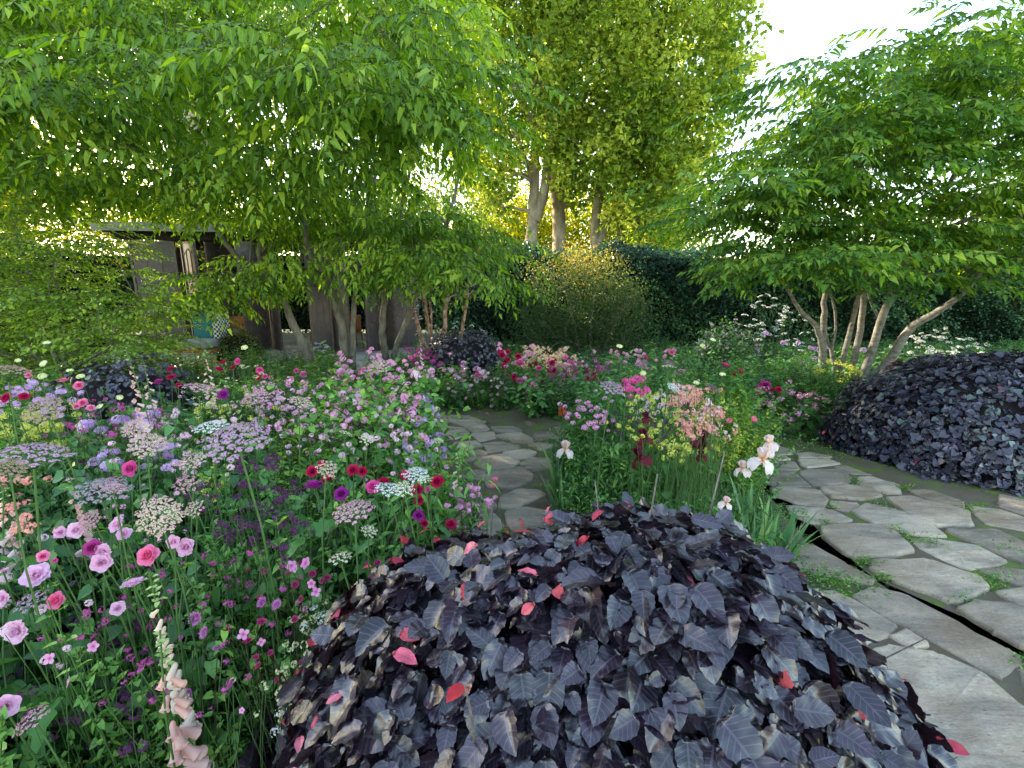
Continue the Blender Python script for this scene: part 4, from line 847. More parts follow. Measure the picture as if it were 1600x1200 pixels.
# ================================================================ flower heads (templates)
def floret(n=5, r=1, cup=.15, w=.75):
    V = []; F = []; L = []
    for i in range(n):
        a = i/n*2*PI; k = len(V); ca, sa = math.cos(a), math.sin(a)
        for x, y, z in [(0, 0, 0), (.55, -w*.42, cup*.6), (1, 0, cup), (.55, w*.42, cup*.6)]:
            V.append(((x*ca-y*sa)*r, (x*sa+y*ca)*r, z*r)); L.append((x, y, 0))
        F.append((k, k+1, k+2, k+3))
    return T(V, F, L)
FL5, FL4 = floret(5), floret(4, w=1.0)
def orient(d, spin=0):
    "rotations taking +Z to d"
    d = d/np.linalg.norm(d, axis=1)[:, None]; ref = np.where(np.abs(d[:, 2:3]) > .95, [[1., 0, 0]], [[0., 0, 1]])
    x = np.cross(ref, d); x /= np.linalg.norm(x, axis=1)[:, None]; y = np.cross(d, x); c, s_ = np.cos(spin)[:, None], np.sin(spin)[:, None]
    X = x*c+y*s_; Y = -x*s_+y*c; return np.stack([X, Y, d], 2)
def umbel(nu=36, nf=22, dome_=.28, ur=.13, fr=.038):
    "radius 1 umbel: rays + umbellets"
    g = G(); rg = G()
    for i in range(nu):
        rr = math.sqrt((i+.5)/nu); a = i*2.39996; z = dome_*(1-rr*rr)
        c = np.array([rr*math.cos(a)*.92, rr*math.sin(a)*.92, z]); rg.tube([(0, 0, -.45), c*.55+np.array([0, 0, -.18]), c-[0, 0, .03]], [.012, .008, .006], 3, cap=False)
        for _ in range(1):
            k = nf; q = np.sqrt(rng.random(k)); b = rng.uniform(0, 2*PI, k); U = ur*rng.uniform(.85, 1.15)
            off = np.stack([q*np.cos(b)*U, q*np.sin(b)*U, .05*(1-q*q)+rng.normal(0, .005, k)], 1); n0 = np.array([c[0]*.5, c[1]*.5, 1.]); 
            nn = n0+off*4+rng.normal(0, .15, (k, 3)); R = orient(nn, rng.uniform(0, 6, k))*(fr*rng.uniform(.8, 1.2, k))[:, None, None]; g.inst(FL5, R, c+off, rng.random(k)*.8)
    return g.tmpl(), rg.tmpl()
def ball(n=60, fr=.16, r=1, flat=1, fl=FL5, half=False):
    g = G(); u = rng.normal(0, 1, (n, 3)); u /= np.linalg.norm(u, axis=1)[:, None]
    if half: u[:, 2] = np.abs(u[:, 2])
    R = orient(u, rng.uniform(0, 6, n))*(fr*rng.uniform(.8, 1.2, n))[:, None, None]; P = u*r*rng.uniform(.8, 1, n)[:, None]; P[:, 2] *= flat; g.inst(fl, R, P, rng.random(n)); return g.tmpl()
def pet(wd=1, ln=1, cup=.5, curl=.0, ruff=.05, nu=5, nv=5, base=.25):
    V = []; F = []; L = []
    for i in range(nu):
        u = i/(nu-1); w_ = wd*.5*(base+(1-base)*math.sin(min(1, u*1.25+.02)*PI*.5)**.9)*(1 if u < .8 else math.sqrt(max(.12, 1-((u-.8)/.25)**2)))
        for j in range(nv):
            v = j/(nv-1)*2-1; V.append((u*ln*(1-.12*v*v*(u > .5)), v*w_, cup*u*u*ln*.5+cup*.5*w_*v*v+ruff*math.sin(v*6+u*5)*u*u-curl*max(0, u-.55)**2*3)); L.append((u, v, 0))
    for i in range(nu-1):
        for j in range(nv-1): a = i*nv+j; F.append((a, a+nv, a+nv+1, a+1))
    return T(V, F, L)
def rose(layers=((5, 1.0, .25), (6, .88, .5), (6, .72, .85), (6, .55, 1.2), (5, .4, 1.45), (4, .25, 1.6)), ruff=.06):
    g = G()
    for k, (n, ln, up) in enumerate(layers):
        for i in range(n):
            t = pet(.95*ln+.1, ln, .55, .25 if k < 2 else 0, ruff); a = i/n*2*PI+k*.55+rng.normal(0, .08)
            R, p = place(t, (math.cos(a)*.05, math.sin(a)*.05, -.1+.05*k), a, -up+rng.normal(0, .08)+0, rng.normal(0, .12), 1); g.inst(t, R, p, np.array([.15+.14*k+rng.random()*.15]))
    return g.tmpl()
def bell(r=.5, L=1.6, n=10):
    V = []; F = []; Lv = []
    pr = [(0, .25), (.1, .46), (.3, .58), (.6, .68), (.82, .78), (.94, .90), (1.0, 1.04)]
    for i, (u, k) in enumerate(pr):
        for j in range(n):
            a = j/n*2*PI; lip = (1+.16*math.cos(a*2.5)) if i > 4 else 1; rr = r*k*lip
            V.append((u*L+(.18*L*max(0, -math.sin(a)) if i > 4 else 0)*.5, rr*math.cos(a), rr*math.sin(a))); Lv.append((1-u, a/PI-1, 0))
    for i in range(len(pr)-1):
        for j in range(n): F.append((i*n+j, i*n+(j+1) % n, (i+1)*n+(j+1) % n, (i+1)*n+j))
    F.append(tuple(range(n))); return T(V, F, Lv)
def spire(nb=26, L=.5, br=.017, bl=.034, face=-PI/2, gap0=.0, taper=1.0):
    "hanging bells along a stalk, large at the foot, buds at the tip"
    g = G(); b = bell(.5, 1.6, 12); bud = G()
    for i in range(nb):
        t = i/nb; z = t*L; s_ = 1-.78*t**taper; a = face+rng.uniform(-1.25, 1.25); sc = bl/1.6*s_*rng.uniform(.9, 1.1)
        if t < .8: R, p = place(b, (math.cos(a)*.006, math.sin(a)*.006, z), a, rng.uniform(.5, .85), 0, sc); g.inst(b, R, p, np.array([min(1, t*1.1+rng.random()*.1)]))
        else:
            R, p = place(lf_small, (0, 0, z), a, rng.uniform(-.6, .3), 0, .016*s_+.004)
            for q in range(3): R, p = place(lf_oval, (0, 0, z+q*.003), a+q*2, rng.uniform(-.8, .2), 0, .012+.012*s_); bud.inst(lf_oval, R, p, np.array([.7]))
    if not bud.n: bud.t(lf_small)
    return g.tmpl(), bud.tmpl()
def irisflower():
    g = G(); st_ = pet(1.15, 1.0, .9, .5, .14, 8, 9, .3); fa = pet(1.25, 1.15, -.1, .8, .13, 8, 9, .25)
    for i in range(3):
        a = i/3*2*PI
        R, p = place(st_, (0, 0, .0), a, -1.15, 0, 1); g.inst(st_, R, p, np.array([.25]))
        R, p = place(fa, (0, 0, .0), a+PI/3, .25, 0, 1); g.inst(fa, R, p, np.array([.8]))
        R, p = place(fa, (0, 0, .03), a+PI/3, -.25, 0, .45); g.inst(fa, R, p, np.array([.5]))
    return g.tmpl()
def astrantia():
    g = G(); b = leaf(1, .34, 2, 3, .2, -.2, .5)
    for i in range(16): R, p = place(b, (0, 0, 0), i/16*2*PI, -.25+rng.normal(0, .06), 0, 1.0*rng.uniform(.9, 1.05)); g.inst(b, R, p, np.array([.75+.2*rng.random()]))
    t = ball(70, .09, .62, .55, FL5, True); t.V[:, 2] += .08; g.t(t); return g.tmpl()
def poppy():
    g = G(); p_ = pet(1.5, 1, .75, 0, .05, 6, 7, .4)
    for i in range(4): R, p = place(p_, (0, 0, 0), i*PI/2, -.5-.15*(i % 2), 0, 1); g.inst(p_, R, p, np.array([rng.random()]))
    return g.tmpl()
def flat_flower(n=5):
    g = G(); p_ = pet(.85, 1, .15, .1, .04, 4, 5, .2)
    for i in range(n): R, p = place(p_, (0, 0, 0), i*2*PI/n, -.15, 0, 1); g.inst(p_, R, p, np.array([rng.random()]))
    return g.tmpl()
def panicle(n=26, L=1.6, fr=.3):
    g = G()
    for i in range(n):
        t = rng.random(); r = .55*(1-.6*t); a = rng.uniform(0, 2*PI); P = np.array([[r*math.cos(a), r*math.sin(a), t*L]]); d = np.array([[math.cos(a), math.sin(a), .6]])
        R = orient(d, np.array([rng.uniform(0, 6)]))*fr*rng.uniform(.8, 1.15); g.inst(FL4 if i % 2 else FL5, R, P, np.array([rng.random()]))
    return g.tmpl()
def MS(name, t, mat): g = G(); g.t(t); return g.mesh(name, mat)
UMB = [umbel(), umbel(42, 22, .36), umbel(32, 20, .2)]; UMC = [umbel(20, 14, .25, .16, .055), umbel(22, 12, .3, .15, .055)]
pc = dict(
 mauve=petal('mauve_floret', (.44, .25, .38), (.64, .42, .54)), pinkcream=petal('pinkish_cream_floret', (.62, .40, .36), (.78, .62, .50)), cream=petal('cream_floret', (.68, .62, .42), (.82, .78, .62)), white=petal('white_floret', (.72, .72, .70), (.85, .85, .84)),
 tan=petal('dusky_tan_floret', (.38, .22, .18), (.58, .42, .32)), mauvepink=petal('mauve_pink_floret', (.56, .24, .33), (.78, .52, .56)), grey=petal('grey_mauve_floret', (.36, .29, .36), (.50, .42, .48)), plum=petal('plum_floret', (.22, .08, .14), (.42, .22, .30)),
 rosepink=petal('pink_rose_petal', (.88, .34, .58), (.85, .06, .22)), roselilac=petal('lilac_rose_petal', (.84, .56, .74), (.78, .34, .56)), rosemag=petal('magenta_rose_petal', (.50, .05, .30), (.40, .02, .16)), crimson=petal('crimson_petal', (.55, .01, .06), (.40, .01, .10)), purplerose=petal('purple_rose_petal', (.30, .02, .25), (.42, .03, .30)), hotpink=petal('hot_pink_petal', (.80, .08, .30), (.72, .12, .42)),
 fox=petal('peach_bell', (.84, .66, .70), (.84, .46, .34), throat=None), foxw=petal('cream_bell', (.82, .78, .70), (.80, .58, .42)), foxp=petal('pale_pink_bell', (.80, .58, .66), (.80, .50, .42)),
 irisp=petal('peach_iris_petal', (.85, .62, .56), (.86, .74, .72), throat=(.85, .5, .15)), irisb=petal('burgundy_iris_petal', (.075, .005, .02), (.13, .006, .012), tr=.2), iriso=petal('rust_iris_petal', (.50, .12, .02), (.30, .02, .03)),
 astr=petal('dark_astrantia', (.30, .015, .08), (.45, .05, .16)), astp=petal('pink_astrantia', (.42, .10, .30), (.58, .22, .46)), lilac=petal('lilac_floret', (.50, .30, .62), (.70, .50, .74)), pink=petal('pink_floret', (.76, .28, .52), (.84, .48, .66)), palepink=petal('pale_pink_floret', (.76, .50, .62), (.82, .62, .70)), mag=petal('magenta_floret', (.50, .05, .30), (.62, .12, .42)),
 poppy=petal('coral_poppy_petal', (.82, .20, .32), (.85, .30, .38)), coral=petal('coral_floret', (.80, .28, .28), (.85, .45, .35)), lemon=petal('pale_yellow_floret', (.72, .74, .36), (.80, .80, .50)), yellow=petal('yellow_green_floret', (.50, .55, .08), (.66, .66, .14)), darkp=petal('dark_purple_floret', (.08, .015, .07), (.20, .05, .18)), campion=petal('pink_campion_petal', (.80, .25, .52), (.85, .42, .65), throat=(.5, .05, .2)),
 bud=leafmat('flower_bud', (.20, .32, .10), (.35, .45, .15), tr=.2), peachy=petal('peach_cluster', (.80, .50, .34), (.82, .62, .42)))
# unit stem
def stem_mesh(r=.0028, mat=M_stem, name='stem', bend=.05):
    g = G(); u = np.linspace(0, 1, 7); g.tube(np.stack([bend*np.sin(u*PI)*1, .3*bend*np.sin(u*PI*2), u], 1), r*np.linspace(1.25, .75, 7), 5, cap=False); return g.mesh(name, mat)
ST = {r: stem_mesh(r*.8) for r in (.0012, .002, .003, .0042)}; STD = stem_mesh(.0014, M_stemd)
ME = {}
def me(kind, colour, variants=1):
    key = (kind, colour)
    if key not in ME:
        l = []
        for v in range({'umbel': 3, 'umbelc': 2}.get(kind, 2)):
            if kind == 'umbel': t, r_ = UMB[v]
            elif kind == 'umbelc': t, r_ = UMC[v]
            elif kind == 'rose': t = rose()
            elif kind == 'openrose': t = rose(((5, 1.05, .15), (5, .85, .45), (5, .6, .9), (4, .35, 1.3)), .10)
            elif kind == 'iris': t = irisflower()
            elif kind == 'astrantia': t = astrantia()
            elif kind == 'poppy': t = poppy()
            elif kind == 'campion': t = flat_flower(5 if v else 4)
            elif kind == 'scabious': t = ball(90, .22, .8, .5, FL5, True)
            elif kind == 'cluster': t = ball(26, .34, .8, .7, FL4)
            elif kind == 'sprig': t = ball(16, .36, .9, .8, FL5)
            elif kind == 'panicle': t = panicle()
            elif kind == 'tinyumbel': t = ball(40, .16, 1, .35, FL5, True)
            l.append(MS('flower_head', t, pc[colour]))
        ME[key] = l
    return random.choice(ME[key])
RAY = {}
def ray_mesh(v, c):
    k = (v, c)
    if k not in RAY: RAY[k] = MS('rays', (UMC if c else UMB)[v][1], M_stem)
    return RAY[k]
def stem_child(root, b, tip, r, dark=False):
    v = Vector(tip)-Vector(b); L_ = v.length; o = link('stem', STD if dark else ST[r], root); q = v.to_track_quat('Z', 'Y'); k = 1.0
    o.matrix_parent_inverse = Matrix.Identity(4); o.location = b; o.rotation_mode = 'QUATERNION'; o.rotation_quaternion = q @ Matrix.Rotation(random.uniform(0, 6.28), 3, 'Z').to_quaternion(); o.scale = (k, k, L_); return o
def head_child(root, data, at, size, facing=(0, 0, 1), name='flower_head'):
    o = link(name, data, root); q = Vector(facing).to_track_quat('Z', 'Y'); o.location = at; o.rotation_mode = 'QUATERNION'; o.rotation_quaternion = q @ Matrix.Rotation(random.uniform(0, 6.28), 3, 'Z').to_quaternion(); o.scale = (size,)*3; return o
FACE = {'umbel': (.12, -.25, 1), 'umbelc': (.1, -.3, 1), 'rose': (.1, -.8, .7), 'openrose': (.1, -.8, .5), 'iris': (0, 0, 1), 'astrantia': (0, -.5, .9), 'poppy': (0, -.5, .7), 'campion': (0, -.9, .5), 'scabious': (0, -.3, 1), 'cluster': (0, 0, 1), 'sprig': (0, 0, 1), 'panicle': (0, 0, 1), 'tinyumbel': (0, -.2, 1)}
SPR = dict(pink='catchfly', darkp='purple_sage', yellow='lady_mantle', coral='snapdragon', lemon='spurge', palepink='cranesbill', mag='burnet', peachy='peach_spire')
KN = {'umbel': ('umbel_flower', 'flower'), 'umbelc': ('umbel_flower', 'flower'), 'rose': ('rose', 'rose'), 'openrose': ('rose', 'rose'), 'iris': ('iris', 'iris'), 'astrantia': ('masterwort', 'flower'), 'poppy': ('poppy', 'poppy'), 'campion': ('campion', 'flower'), 'scabious': ('scabious', 'flower'), 'cluster': ('phlox', 'flower'), 'sprig': ('small_flower', 'flower'), 'panicle': ('lilac_flower', 'flower'), 'tinyumbel': ('lacy_flower', 'flower')}
# leafy stub shared by many flowers
LEAFTUFT = {k: MS('leaves', FO[k][0][0][0], FO[k][1]) for k in ('rose', 'lance', 'feather', 'cut', 'small')}
def flower(kind, colour, px, py, h, wpx, label, group=None, heads=1, spread=.05, r=None, leaves=None, facing=None, wm=None, dep=None):
    "one plant; its (first) head stands at height h where the pixel's ray meets that height; wpx = head width in photo pixels"
    P = at_z(px, py, h) if dep is None else at_d(px, py, dep); h = P[2]; t = (P[1]*CP - (P[2]-CAMZ)*SP); size = (wpx/FPX*t)/2 if wm is None else wm/2
    nm, cat = KN[kind]; nm = SPR.get(colour, nm) if kind == 'sprig' else nm; base = Vector((P[0]+random.uniform(-.05, .05), P[1]+random.uniform(.0, .10), -.03)); root = thing(nm, base, label, cat, group)
    r = r or (.0042 if kind == 'umbel' and size > .05 else .003 if kind in ('umbel', 'rose', 'openrose', 'iris', 'umbelc') else .002 if size > .02 else .0012)
    for i in range(heads):
        off = Vector((0, 0, 0)) if i == 0 else Vector((random.gauss(0, spread), random.gauss(0, spread), random.gauss(-.01, spread*.5)))
        tip = Vector(P)-base+off; s_ = size*(1 if i == 0 else random.uniform(.7, 1.05)); jt = .42 if kind in ('rose', 'openrose', 'poppy', 'campion', 'astrantia') else .28; f = Vector(facing or FACE[kind])+Vector((random.gauss(0, jt), random.gauss(0, jt), random.gauss(0, .15)))
        drop = f.normalized()*(.42*s_ if kind in ('umbel', 'umbelc') else .1*s_)
        stem_child(root, (random.gauss(0, .004), random.gauss(0, .004), 0), tip-drop, r, dark=(kind == 'astrantia'))
        md = me(kind, colour); hd = head_child(root, md, tip, s_, f)
        if kind in ('umbel', 'umbelc'):
            v = ME[(kind, colour)].index(md); rr = link('rays', ray_mesh(v, kind == 'umbelc'), hd)
    if leaves: lo = link('leaves', LEAFTUFT[leaves], root); lo.scale = (.8, .8, min(1.2, h*.9/.42)); lo.rotation_euler[2] = random.uniform(0, 6)
    return root
# ================================================================ individual flowers, listed where the photo shows them
U = 'tall lacy umbel flowers of the left bed'
for kind, col, x, y, h, w_, lab in [
 ('umbel','mauve',370,690,1.24,96,'large domed mauve umbel on a tall stem near the middle of the left bed'),
 ('umbel','mauve',55,712,1.20,98,'large domed mauve umbel at the left edge of the photo'),
 ('umbel','tan',18,730,1.24,46,'brownish tan umbel overlapping the big mauve one at the left edge'),
 ('umbel','mauvepink',312,607,1.22,52,'pink umbel standing left of a magenta anemone near the terrace'),
 ('umbel','mauvepink',402,624,1.16,52,'pink and white umbel with a darker middle, just left of the grey tree stems'),
 ('umbel','pinkcream',470,629,1.18,40,'small pink umbel at the foot of the slim grey tree'),
 ('umbel','tan',70,642,1.20,58,'tan brown domed umbel between pink roses at the far left'),
 ('umbel','tan',14,583,1.25,62,'flat reddish brown umbel at the left edge under the layered shrub'),
 ('umbel','pinkcream',230,696,1.18,56,'cream pink umbel left of the large domed mauve one'),
 ('umbel','pinkcream',213,670,1.14,42,'pinkish brown umbel behind the cream pink one'),
 ('umbel','white',330,668,1.12,52,'white umbel just behind the large domed mauve one'),
 ('umbel','pinkcream',302,720,1.10,42,'small tilted cream umbel below the white one'),
 ('umbel','pinkcream',250,806,1.12,68,'cream pink umbel on a thick stem above the brightest pink rose'),
 ('umbel','grey',160,768,1.08,78,'grey mauve umbel seen edge on above the lilac roses'),
 ('umbel','mauvepink',178,764,1.12,34,'rusty pink little umbel resting beside the grey mauve one'),
 ('umbel','mauvepink',552,800,1.10,68,'rounded mauve pink umbel in front of the magenta peonies'),
 ('umbelc','cream',532,873,1.02,40,'cream umbel of loose knobs just right of the purple masterworts'),
 ('umbelc','cream',577,830,1.04,28,'smallest cream knobbly umbel under the rounded mauve pink one'),
 ('umbel','white',610,765,1.10,56,'white umbel among the crimson peonies'),
 ('umbelc','cream',632,764,1.14,36,'cream umbel overlapping the white one among the crimson peonies'),
 ('umbelc','pinkcream',511,733,1.12,34,'pinkish cream umbel above the leftmost crimson peonies'),
 ('umbelc','cream',664,750,1.12,26,'tiny cream umbel right of the white one'),
 ('umbelc','cream',540,678,1.10,24,'cream umbel in front of the pink flowering shrub, left one of two'),
 ('umbelc','cream',574,687,1.08,28,'cream umbel in front of the pink flowering shrub, right one of two'),
 ('umbelc','cream',685,689,1.05,20,'cream umbel over the edge of the stepping stone path'),
 ('umbel','pinkcream',592,573,1.12,36,'dusky pink umbel in front of the V shaped tree'),
 ('umbel','mauvepink',170,755,1.04,44,'low pink umbel half hidden behind the grey mauve one'),
 ('umbelc','mauvepink',290,757,1.04,38,'loose pink knobbly umbel left of the dark purple flowers'),
 ('umbelc','pinkcream',305,795,1.02,30,'pale pink knobbly umbel over dark purple flowers'),
 ('umbel','white',650,742,1.02,44,'flat cream white umbel behind the crimson peonies'),
 ('umbelc','mauve',48,940,.93,44,'pale mauve umbel beside a pink rose at the lower left'),
 ('umbelc','mauvepink',50,1125,.80,50,'faded mauve umbel at the bottom left corner'),
 ('umbel','mauvepink',140,815,1.02,38,'soft pink lacy umbel by the pale bell flowers')]:
    flower(kind, col, x, y, h, w_, lab, U)
for kind, col, x, y, h, w_, lab in [
 ('umbel','mauve',957,607,1.10,42,'flat mauve umbel over the island bed'), ('umbel','plum',1113,608,1.08,30,'plum pink umbel at the right of the island bed'), ('umbel','white',1052,606,1.06,24,'thin white umbel tilted above the pink coral flowers'),
 ('umbelc','cream',1044,574,1.12,24,'cream umbel on a stalk in front of the hedge'), ('umbel','plum',1046,567,1.14,18,'small rusty pink umbel behind a cream one'), ('umbel','plum',1058,585,1.08,18,'second small rusty pink umbel in the far bed'), ('umbel','plum',1005,569,1.1,18,'small reddish umbel left of the cream stalked one')]:
    flower(kind, col, x, y, h, w_, lab, 'lacy umbel flowers of the island bed')
for x, y, h, w_, lab in [(73,536,1.42,13,'pale green scabious on a long bent stem, highest at the far left'),(68,568,1.3,15,'cream scabious below the highest one at the far left'),(109,579,1.25,12,'pale scabious ball right of the bent stem'),(126,588,1.22,14,'pale yellow scabious ball over the dark low bush'),
  (66,588,1.2,16,'greenish scabious ball by the reddish brown umbel'),(187,621,1.12,12,'cream scabious ball below the dark low bush'),(156,635,1.08,12,'pale scabious ball among pink flowers'),(382,543,1.2,13,'white topped scabious on a tall stalk before the terrace'),(968,541,1.3,12,'tall pale green scabious standing alone over the far bed'),
  (1114,531,1.3,11,'pale scabious leaning on a long stalk before the lilac bush'),(1005,583,1.1,12,'green white scabious at the back of the island bed'),(1098,540,1.15,10,'small pale scabious under the leaning one'),(1088,598,1.08,12,'pale green scabious beside the plum umbel'),(1129,585,1.1,12,'cream scabious right of the plum umbel'),(28,563,1.22,10,'little cream scabious at the left edge')]:
    flower('scabious', 'lemon', x, y, h, w_, lab, 'pale scabious heads on long stalks')
# roses
for col, kind, x, y, h, w_, lab in [
 ('rosepink','rose',233,868,.98,40,'bright pink full rose, largest one by the foxglove tips'),('roselilac','openrose',160,878,.95,36,'pale lilac open rose under a magenta one'),('roselilac','openrose',162,862,.97,32,'pale pink open rose touching the magenta one'),('rosemag','rose',146,856,.98,32,'magenta purple full rose left of the brightest pink one'),
 ('roselilac','openrose',209,914,.92,40,'pale lilac nodding rose right above the foxglove'),('roselilac','openrose',58,900,.93,46,'wide lilac open rose at the lower left'),('rosepink','rose',90,938,.90,34,'strong pink cupped rose low on the left'),('roselilac','openrose',28,985,.86,44,'lilac pink rose near the left edge'),
 ('rosepink','rose',68,869,.96,22,'pink rosebud opening above the wide lilac rose'),('hotpink','rose',86,876,.95,10,'small red pink rosebud'),('roselilac','openrose',272,846,1.0,26,'pink petalled rose half hidden behind a stem'),('roselilac','openrose',292,855,.98,34,'pale lilac rose behind leaves right of the brightest pink one'),
 ('roselilac','openrose',184,820,1.02,30,'lilac rose seen from the side under the cream pink umbel'),('roselilac','openrose',195,835,1.0,26,'pale violet rose drooping left of a stem'),('roselilac','openrose',120,828,1.0,30,'very pale pink rose beside the peach bells'),('roselilac','openrose',95,832,.98,22,'small pale blossom left of the peach bells'),
 ('roselilac','openrose',8,1105,.78,42,'lilac rose cut by the left edge low down'),('roselilac','openrose',4,935,.9,30,'violet pink rose at the very left edge'),('roselilac','openrose',185,950,.84,26,'dull lilac rose in the shade below the pale one'),('roselilac','openrose',5,893,.92,16,'cream blushed bloom at the left edge')]:
    flower(kind, col, x, y, h, w_*.84, lab, 'roses of the left foreground', leaves='rose')
for col, x, y, h, w_, lab in [('crimson',487,737,1.0,20,'red pink peony bloom, leftmost of the crimson cluster'),('purplerose',490,762,.97,34,'large purple peony bloom in the crimson cluster'),('crimson',513,750,.98,24,'deep red peony bloom beside the purple one'),('crimson',503,725,1.02,13,'small red bloom on top of the crimson cluster'),('crimson',552,735,1.0,20,'dark red bloom above the rounded mauve umbel'),('crimson',567,736,1.0,18,'dark red bloom right of another above the rounded mauve umbel'),
  ('purplerose',534,772,.95,24,'violet purple bloom above the rounded mauve umbel'),('hotpink',583,762,.97,26,'hot pink bloom left of the white umbel'),('crimson',600,753,.99,20,'red bloom behind the white umbel'),('crimson',634,743,1.0,19,'dark crimson bloom behind the white umbel'),('crimson',684,753,.98,23,'crimson bloom, rightmost of the cluster'),('crimson',652,765,.96,20,'bright red bloom right of the cream umbel'),
  ('crimson',655,782,.92,16,'narrow red bloom below the cream umbel'),('purplerose',655,805,.9,20,'magenta bloom low in front of the dark mound'),('crimson',704,820,.88,20,'red bloom touching the dark purple mound'),('crimson',663,818,.88,14,'small red bloom beside the low magenta one'),('hotpink',668,765,.95,12,'small pink bloom beside the rightmost crimson one')]:
    flower('rose', col, x, y, h, w_, lab, 'crimson and magenta peonies', leaves='rose')
for col, x, y, h, w_, lab in [('purplerose',350,617,1.0,20,'purple magenta anemone right of the pink umbel'),('crimson',342,578,1.0,13,'dark red rose before the terrace'),('crimson',268,577,1.0,12,'red rose by the pale foxgloves, upper of two'),('crimson',268,590,.98,13,'red rose by the pale foxgloves, lower of two'),('crimson',279,602,.95,9,'little crimson rose right below the pair of red ones'),
  ('rosemag',248,597,.97,14,'magenta rose left of the little crimson one'),('hotpink',372,565,1.02,12,'bright pink red rose at the terrace edge'),('crimson',348,567,1.0,10,'dark red bud by the terrace'),('hotpink',406,579,1.0,12,'pink rose at the terrace edge nearest the tree'),('crimson',404,590,.97,11,'deep crimson rose under the pink one at the terrace'),('crimson',364,575,.98,11,'wine red rose among red ones at the terrace edge'),
  ('rosepink',100,596,1.1,16,'pink rose by the left end of the dark low bush'),('rosepink',124,603,1.08,16,'second pink rose by the left end of the dark low bush'),('crimson',12,622,1.1,18,'dark crimson rose near the left edge'),('crimson',38,620,1.1,15,'crimson rose just right of another near the left edge'),('rosepink',45,586,1.12,11,'small pink rose under the cream scabious'),('hotpink',205,732,.98,26,'purple red rose below the cream pink umbel'),
  ('rosepink',130,630,1.04,16,'light pink rose in a bunch below the dark low bush'),('rosepink',142,638,1.03,13,'light pink rose, lowest of a bunch below the dark low bush'),('rosepink',120,635,1.03,12,'soft pink rose at the left of that bunch')]:
    flower('rose', col, x, y, h, w_, lab, 'roses at the back of the left bed')
for col, x, y, h, w_, lab in [('rosepink',1049,551,1.1,10,'round pink rose before the hedge'),('hotpink',1008,559,1.08,9,'small red pink rose in the far bed'),('roselilac',998,569,1.05,10,'lilac pink rose in the far bed'),('hotpink',1134,572,.95,12,'upper of three red pink roses before the lilac bush'),('crimson',1157,580,.92,10,'crimson rose, right of the three before the lilac bush'),('crimson',1150,586,.9,10,'crimson rose, lowest of the three before the lilac bush'),
  ('rosemag',1195,603,.82,16,'magenta rose, topmost of the dark pink bunch by the right path'),('hotpink',1183,611,.8,12,'pink rose at the left of the dark pink bunch by the right path'),('crimson',1205,610,.8,12,'wine red rose in the dark pink bunch by the right path'),('crimson',1216,609,.8,10,'wine red rose at the right of the dark pink bunch'),('rosemag',1160,628,.72,14,'dark purple pink rose low near the right path'),('rosemag',1172,626,.72,10,'little purple rose low near the right path'),
  ('crimson',784,555,.9,11,'crimson rose right of the small dark bush'),('crimson',810,557,.9,10,'crimson rose, top of a pair in the far bed'),('hotpink',812,568,.86,13,'hot pink rose, bottom of a pair in the far bed'),('hotpink',811,595,.75,10,'hot pink rose, left of the low pair in the far bed'),('hotpink',817,597,.75,9,'hot pink rose, right of the low pair in the far bed'),('hotpink',746,586,.75,8,'pink red rose below the small dark bush'),('hotpink',842,576,.82,9,'red pink rose towards the peach flowers'),('hotpink',844,594,.75,8,'small hot pink rose under the red pink one'),
  ('rosepink',884,559,.9,9,'coral pink rose left of the tall scabious'),('rosepink',890,566,.88,9,'coral pink rose below another by the tall scabious')]:
    flower('rose', col, x, y, h, w_*1.15, lab, 'roses of the far bed', dep=5.3 if x > 1120 else random.uniform(5.9, 6.5))
# irises
M_irisleaf = leafmat('iris_leaf', (.08, .19, .09), (.14, .29, .11), (.24, .40, .11), tr=.3, rough=.4)
IRB = [blades(15, .44, .036, .38) for _ in range(2)]; IRL = [MS('leaves', b, M_irisleaf) for b in IRB]
def iris(col, x, y, h, w_, lab, extra=(), grp='irises of the island bed', fan=1.0):
    root = flower('iris', col, x, y, h, w_, lab, grp, r=.0042)
    base = root.location; t = None
    for (x2, y2, h2, w2) in extra:
        P = at_z(x2, y2, h2); r_ = ray(x2, y2); tt = (h2-CAMZ)/r_[2]; tip = Vector(P)-base; stem_child(root, (0, 0, .02), tip, .003); head_child(root, me('iris', col), tip, w2/FPX*tt/2, (random.gauss(0, .2), -.1, 1))
    lo = link('leaves', random.choice(IRL), root); lo.scale = (fan, fan, fan*1.1); lo.rotation_euler[2] = random.uniform(0, 6); return root
iris('irisb',1010,652,.86,18,'burgundy iris topmost of the dark ones',[(1006,682,.80,26)]); iris('irisb',1000,714,.74,34,'burgundy iris lowest above the dark mound'); iris('irisb',1097,688,.78,34,'large deep red iris right of the other burgundy ones',[(1096,712,.72,18)])
iris('irisp',883,702,.62,28,'single peach white iris beside the left path'); iris('irisp',1203,692,.80,26,'peach iris with two big blooms, tallest over the right path',[(1191,718,.76,40),(1200,704,.78,20)]); iris('irisp',1160,732,.70,26,'peach iris left of the tallest one by the right path'); iris('irisp',1134,786,.72,22,'half open peach iris nearest the dark mound')
iris('iriso',878,642,.72,14,'rust orange iris by the far curve of the left path')
